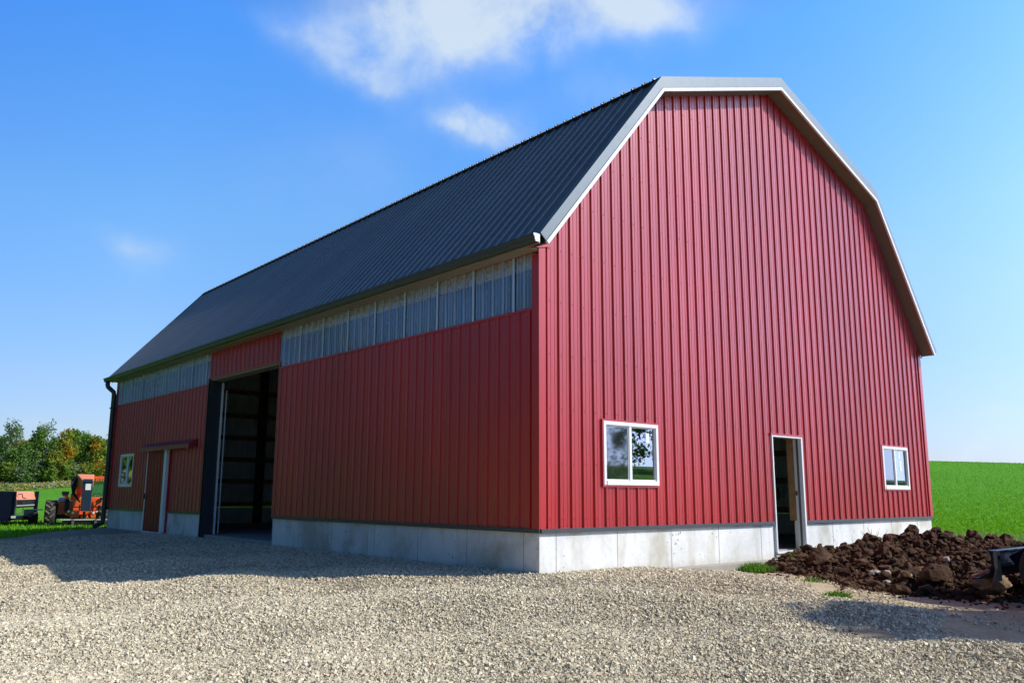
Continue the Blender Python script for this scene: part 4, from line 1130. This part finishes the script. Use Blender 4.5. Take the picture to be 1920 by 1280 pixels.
    # fork carriage
    mb = MB(); mb.box((-.55, -.78, .40), (1.22, -.72, .455)); cr = mb.build('carriage_bar', M['palesteel'], root)
    mb = MB(); mb.box((-.28, -.80, .93), (.90, -.75, .97)); mb.box((.08, -.80, .74), (.12, -.75, 1.05)); mb.box((.60, -.80, .74), (.64, -.75, 1.05)); mb.box((-.25, -.79, .80), (1.1, -.76, .82)); mb.box((-.5, -.74, .22), (1.1, -.66, .40)); mb.build('carriage_frame', M['black'], root)
    for x in (-.10, .76):
        mb = MB(); mb.box((x-.05, -.83, .02), (x+.05, -.79, .45)); mb.box((x-.05, -2.0, .02), (x+.05, -.79, .055)); mb.build('fork', M['greysteel'], root, bevel=.006)
    mb = MB(); mb.tube([(.3, -.6, .1), (.3, -.5, .75)], .05, 8); mb.tube([(-.45, -.4, .1), (-.45, -.3, .5)], .02, 6); mb.build('tilt_cylinder', M['black'], root)
telehandler()
def cart():
    D = 35.5
    d = Fv+R2*((24-960)/1579.62)-U2*((991-640)/1579.62); c = CAM+d*D
    rz = -math.atan2(c.x-CAM.x, c.y-CAM.y)
    root = thing('box_trailer', 'dark blue box trailer with an orange top panel at the left edge of the photo', 'trailer', (c.x, c.y, c.z), rz-math.radians(14))
    mb = MB(); mb.box((-1.75, 0, .36), (0, .05, 1.55)); mb.box((-1.75, -.04, .36), (-1.70, .0, 1.55)); mb.box((-.05, -.04, .36), (0, 0, 1.55)); mb.build('tailgate', M['navy'], root, bevel=.01)
    mb = MB(); mb.box((-1.7, .05, .42), (-.02, 3.2, .50)); mb.box((-1.75, .05, .5), (-1.70, 3.2, 1.5)); mb.box((-.02, .05, .36), (.02, 3.2, .50)); mb.box((-.02, .05, .86), (.0, 3.2, 1.20)); mb.build('box_body', M['black'], root)
    mb = MB(); mb.add([(.02, .08, 1.20), (.02, 3.15, 1.20), (-.10, 3.15, 1.56), (-.10, .08, 1.56), (-.04, .08, 1.20), (-.04, 3.15, 1.20), (-.14, 3.15, 1.56), (-.14, .08, 1.56)], [(0,1,2,3), (4,7,6,5), (0,3,7,4), (1,5,6,2), (3,2,6,7)]); mb.build('orange_panel', M['orangepale'], root)
    mb = MB(); mb.box((.0, .1, .93), (.03, 3.0, .98)); mb.build('pale_rail', M['palesteel'], root)
    mb = MB()
    for k in range(0): pass
    mb.box((.0, .08, .50), (.02, .12, 1.2)); mb.box((.0, 1.2, .60), (.03, 1.25, 1.1)); mb.box((.0, .1, .60), (.03, 1.2, .64)); build_each(mb, 'side_frame', M['greysteel'], root)
    mb = MB(); mb.box((-.04, 3.15, .1), (.12, 3.25, 1.56)); mb.build('front_post', M['navy'], root, bevel=.01)
    mb = MB(); mb.box((.03, 1.3, .72), (.42, 2.9, .77)); mb.box((.03, 1.3, .5), (.42, 1.34, .77)); mb.build('mudguard', M['slate'], root, bevel=.01)
    wheel(root, (.24, 2.1, .36), .36, .26, rim=M['rimwhite']); wheel(root, (-1.95, 2.1, .36), .36, .26, rim=M['rimwhite'])
    mb = MB(); mb.tube([(-1.9, 2.1, .36), (.2, 2.1, .36)], .05, 8); mb.build('axle', M['black'], root)
    for (x, z) in ((-.95, .58), (-.72, .46)): MB().box((x-.14, -.02, z-.02), (x+.14, 0, z+.02)).build('tail_lamp', M['lamp'], root)
    MB().box((-.10, -.06, .44), (.06, -.02, .54)).build('side_lamp', M['lamp'], root)
    mb = MB(); mb.tube([(.0, .2, 1.42), (.14, .3, 1.44), (.16, .4, 1.28), (.2, .7, 1.26)], .02, 6); mb.build('crank_handle', M['black'], root)
    mb = MB(); mb.box((-1.6, -.12, .30), (-.1, 0, .36)); mb.box((-1.5, 3.2, .3), (-.2, 4.6, .42)); mb.build('bumper', M['navy'], root)
cart()
def loader():
    gx, gy = 3.86, -5.1
    root = thing('skid_loader', 'dark blue wheel loader with its bucket in the soil, cut by the right edge', 'loader', (gx, gy, TZ(gx, gy)+.02), 0)
    z0 = TZ(gx, gy)+.02
    Z = lambda z: z-z0
    X = lambda x: x-gx; Y = lambda y: y-gy
    mb = MB()
    # curved back plate of the bucket, seen from behind
    prof = [(-4.20, -.20), (-4.22, -.36), (-4.17, -.48), (-4.04, -.54), (-3.95, -.55), (-3.95, -.535), (-4.03, -.525), (-4.15, -.465), (-4.195, -.36), (-4.175, -.20)]
    mb.prism([(Y(a), Z(b)) for a, b in prof], 'x', X(3.58), X(5.55)); mb.build('bucket', M['navy'], root)
    mb = MB(); mb.box((X(3.56), Y(-4.26), Z(-.385)), (X(5.55), Y(-4.222), Z(-.345))); mb.box((X(3.58), Y(-4.24), Z(-.215)), (X(5.55), Y(-4.15), Z(-.195))); build_each(mb, 'bucket_rib', M['slate'], root, bevel=.004)
    mb = MB(); mb.box((X(3.50), Y(-4.29), Z(-.545)), (X(3.60), Y(-4.25), Z(-.19))); mb.lathe([(-.012, .025), (.012, .025)], (X(3.55), Y(-4.295), Z(-.27)), 'y', 12, 1)
    mb.prism([(X(3.50), Z(-.40)), (X(3.60), Z(-.40)), (X(3.60), Z(-.545)), (X(3.38), Z(-.545))], 'y', Y(-4.285), Y(-4.255)); mb.build('end_bracket', [M['greysteel'], M['black']], root, bevel=.003)
    wz = .42
    for (x, y) in ((3.60, -4.93), (5.2, -4.93), (3.60, -6.2), (5.2, -6.2)):
        wheel(root, (X(x), Y(y), wz), .42, .28, rim=M['rimwhite'], lugs=0)
    mb = MB(); mb.prism([(Y(-4.75), .45), (Y(-6.7), .35), (Y(-6.75), 1.0), (Y(-5.8), 1.15), (Y(-4.75), .75)], 'x', X(4.08), X(4.98)); mb.build('body', M['navy'], root, bevel=.03)
    mb = MB()
    for x in (4.12, 4.94):
        for y in (-4.95, -5.9): mb.box((X(x)-.03, Y(y)-.03, .8), (X(x)+.03, Y(y)+.03, 1.75))
    mb.box((X(4.08), Y(-5.95), 1.75), (X(4.98), Y(-4.9), 1.82)); mb.build('cab_frame', M['black'], root)
    for x in (4.05, 5.02):
        mb = MB(); mb.beam((X(x), Y(-6.5), 1.2), (X(x), Y(-4.75), .78), .07, .14); mb.beam((X(x), Y(-4.75), .80), (X(x), Y(-4.27), .50), .07, .12); mb.build('lift_arm', M['navy'], root, bevel=.01)
    mb = MB(); mb.box((X(4.3), Y(-5.8), .85), (X(4.8), Y(-5.4), 1.2)); mb.build('seat', M['black'], root, bevel=.03)
loader()

# ------------------------------------------------------------------ light, sky
to_ground = Vector((-.84, .90, -1.0)).normalized(); to_sun = -to_ground
sun_el = math.asin(to_sun.z); sun_rot = math.atan2(to_sun.x, to_sun.y)
ld = bpy.data.lights.new('sun', 'SUN'); ld.energy = 4.8; ld.angle = math.radians(.53); ld.color = (1, .945, .85)
lo = bpy.data.objects.new('sun', ld); COL.objects.link(lo); lo.location = (30, -30, 30)
lo.rotation_euler = to_ground.to_track_quat('-Z', 'Y').to_euler()
w = bpy.data.worlds.new('World'); sc.world = w; w.use_nodes = True
nt = w.node_tree; nt.nodes.clear()
wo = N(nt, 'ShaderNodeOutputWorld'); bg = N(nt, 'ShaderNodeBackground')
sky = N(nt, 'ShaderNodeTexSky'); sky.sky_type = 'NISHITA'; sky.sun_disc = False
sky.sun_elevation = sun_el; sky.sun_rotation = sun_rot; sky.altitude = 200; sky.air_density = 1.0; sky.dust_density = .6; sky.ozone_density = 2.2
bg.inputs['Strength'].default_value = .09
hs = N(nt, 'ShaderNodeHueSaturation'); hs.inputs['Saturation'].default_value = 1.05; L(nt, sky.outputs[0], hs.inputs['Color'])
tc = N(nt, 'ShaderNodeTexCoord'); D = tc.outputs['Generated']
def pxdir(px, py): return (Fv+R2*((px-960)/1579.62)-U2*((py-640)/1579.62)).normalized()
n1 = N(nt, 'ShaderNodeTexNoise'); n1.inputs['Scale'].default_value = 9; n1.inputs['Detail'].default_value = 9; n1.inputs['Roughness'].default_value = .6; n1.inputs['Distortion'].default_value = .2
L(nt, D, n1.inputs['Vector'])
n2 = N(nt, 'ShaderNodeTexNoise'); n2.inputs['Scale'].default_value = 5.5; n2.inputs['Detail'].default_value = 6
L(nt, D, n2.inputs['Vector'])
wv = N(nt, 'ShaderNodeVectorMath', operation='SUBTRACT'); L(nt, n2.outputs['Color'], wv.inputs[0]); wv.inputs[1].default_value = (.5, .5, .5)
ws = N(nt, 'ShaderNodeVectorMath', operation='SCALE'); L(nt, wv.outputs[0], ws.inputs[0]); ws.inputs['Scale'].default_value = .17
wd = N(nt, 'ShaderNodeVectorMath', operation='ADD'); L(nt, D, wd.inputs[0]); L(nt, ws.outputs[0], wd.inputs[1])
total = None
clouds = [(940, 38, 150, 60, 1.0, 8), (1190, 5, 110, 52, .85, 0), (790, 0, 110, 50, .6, 0), (670, 95, 90, 34, .55, -22), (868, 252, 74, 26, .95, -12), (215, 450, 50, 20, .30, 0), (1080, 105, 130, 28, .28, 12), (740, 30, 60, 26, .22, 0), (1290, 25, 40, 26, .2, 0), (2900, 350, 260, 80, .5, 0), (1500, -700, 260, 80, .6, 0),
          (1895, 790, 40, 14, .4, 0), (1830, 835, 70, 9, .3, 0), (160, 815, 60, 9, .3, 0), (1150, 200, 140, 40, .16, 0), (620, 300, 160, 60, .10, 20), (1700, 500, 200, 60, .10, 0)]
for (px, py, rx, ry, amp, rot) in clouds:
    c = pxdir(px, py); up = Vector((0, 0, 1)); e1 = c.cross(up).normalized(); e2 = e1.cross(c).normalized()
    t = math.radians(rot); a1 = e1*math.cos(t)+e2*math.sin(t); a2 = -e1*math.sin(t)+e2*math.cos(t)
    def dot(vv, ax, s):
        d1 = N(nt, 'ShaderNodeVectorMath', operation='SUBTRACT'); L(nt, wd.outputs[0], d1.inputs[0]); d1.inputs[1].default_value = c
        d = N(nt, 'ShaderNodeVectorMath', operation='DOT_PRODUCT'); L(nt, d1.outputs[0], d.inputs[0]); d.inputs[1].default_value = ax*(1579.62/s)
        return math_(nt, 'MULTIPLY', d.outputs['Value'], d.outputs['Value'])
    # radius also along the view direction, so that a cloud never repeats behind the viewer
    q = math_(nt, 'ADD', math_(nt, 'ADD', dot(None, a1, rx), dot(None, a2, ry)), dot(None, c, 900))
    g = math_(nt, 'MULTIPLY', math_(nt, 'POWER', 2.718, math_(nt, 'MULTIPLY', q, -.75)), amp)
    total = g if total is None else math_(nt, 'ADD', total, g)
dn = math_(nt, 'MULTIPLY', total, math_(nt, 'ADD', math_(nt, 'MULTIPLY', math_(nt, 'SUBTRACT', n1.outputs['Fac'], .5), 3.2), 1.0), True)
mk = ramp(nt, dn, [(0, (0, 0, 0)), (.3, (.22, .22, .22)), (.7, (.72, .72, .72)), (1, (.92, .92, .92))])
sx = N(nt, 'ShaderNodeSeparateXYZ'); L(nt, D, sx.inputs[0])
grade = ramp(nt, sx.outputs['Z'], [(0, (1.15, 1.14, 1.5)), (.12, (1.38, 1.50, 1.85)), (.3, (1.45, 2.12, 2.55)), (.5, (1.02, 2.34, 3.6)), (.64, (.7, 1.15, 1.6)), (.8, (.36, .55, .75))])
skyc = mixc(nt, 1.0, hs.outputs[0], grade, 'MULTIPLY')
west = ramp(nt, math_(nt, 'ADD', math_(nt, 'MULTIPLY', sx.outputs['X'], -.5), .5), [(.36, (1, 1, 1)), (.48, (.76, .82, .90)), (.70, (.34, .41, .52)), (1, (.28, .34, .44))])
skyc = mixc(nt, 1.0, skyc, west, 'MULTIPLY')
cc = mixc(nt, mk, skyc, (7.4, 8.7, 10.0))
vc = Vector((math.sin(math.radians(124))*math.cos(.20), math.cos(math.radians(124))*math.cos(.20), math.sin(.20)))  # bright patch added to the unseen sun-side sky, for pale reflections on the gable
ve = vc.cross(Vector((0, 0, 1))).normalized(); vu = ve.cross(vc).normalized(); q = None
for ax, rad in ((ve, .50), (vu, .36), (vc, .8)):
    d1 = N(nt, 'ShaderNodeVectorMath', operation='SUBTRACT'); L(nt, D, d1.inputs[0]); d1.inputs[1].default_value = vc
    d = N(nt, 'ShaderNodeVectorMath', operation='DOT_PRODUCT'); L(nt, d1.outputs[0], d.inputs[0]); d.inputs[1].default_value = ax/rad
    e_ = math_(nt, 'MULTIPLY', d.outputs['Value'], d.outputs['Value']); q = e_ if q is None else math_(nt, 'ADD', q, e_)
added_glow = math_(nt, 'POWER', 2.718, math_(nt, 'MULTIPLY', q, -1.0))
cc = mixc(nt, added_glow, cc, (25, 32, 50))
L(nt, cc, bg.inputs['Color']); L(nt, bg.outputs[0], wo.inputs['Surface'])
sc.view_settings.view_transform = 'Standard'; sc.view_settings.look = 'None'; sc.view_settings.gamma = 1
sc.view_settings.exposure = 0.0
sc.render.engine = 'CYCLES'
sc.cycles.use_denoising = True
try: sc.cycles.denoiser = 'OPENIMAGEDENOISE'
except Exception: pass
sc.cycles.max_bounces = 7; sc.cycles.transparent_max_bounces = 14
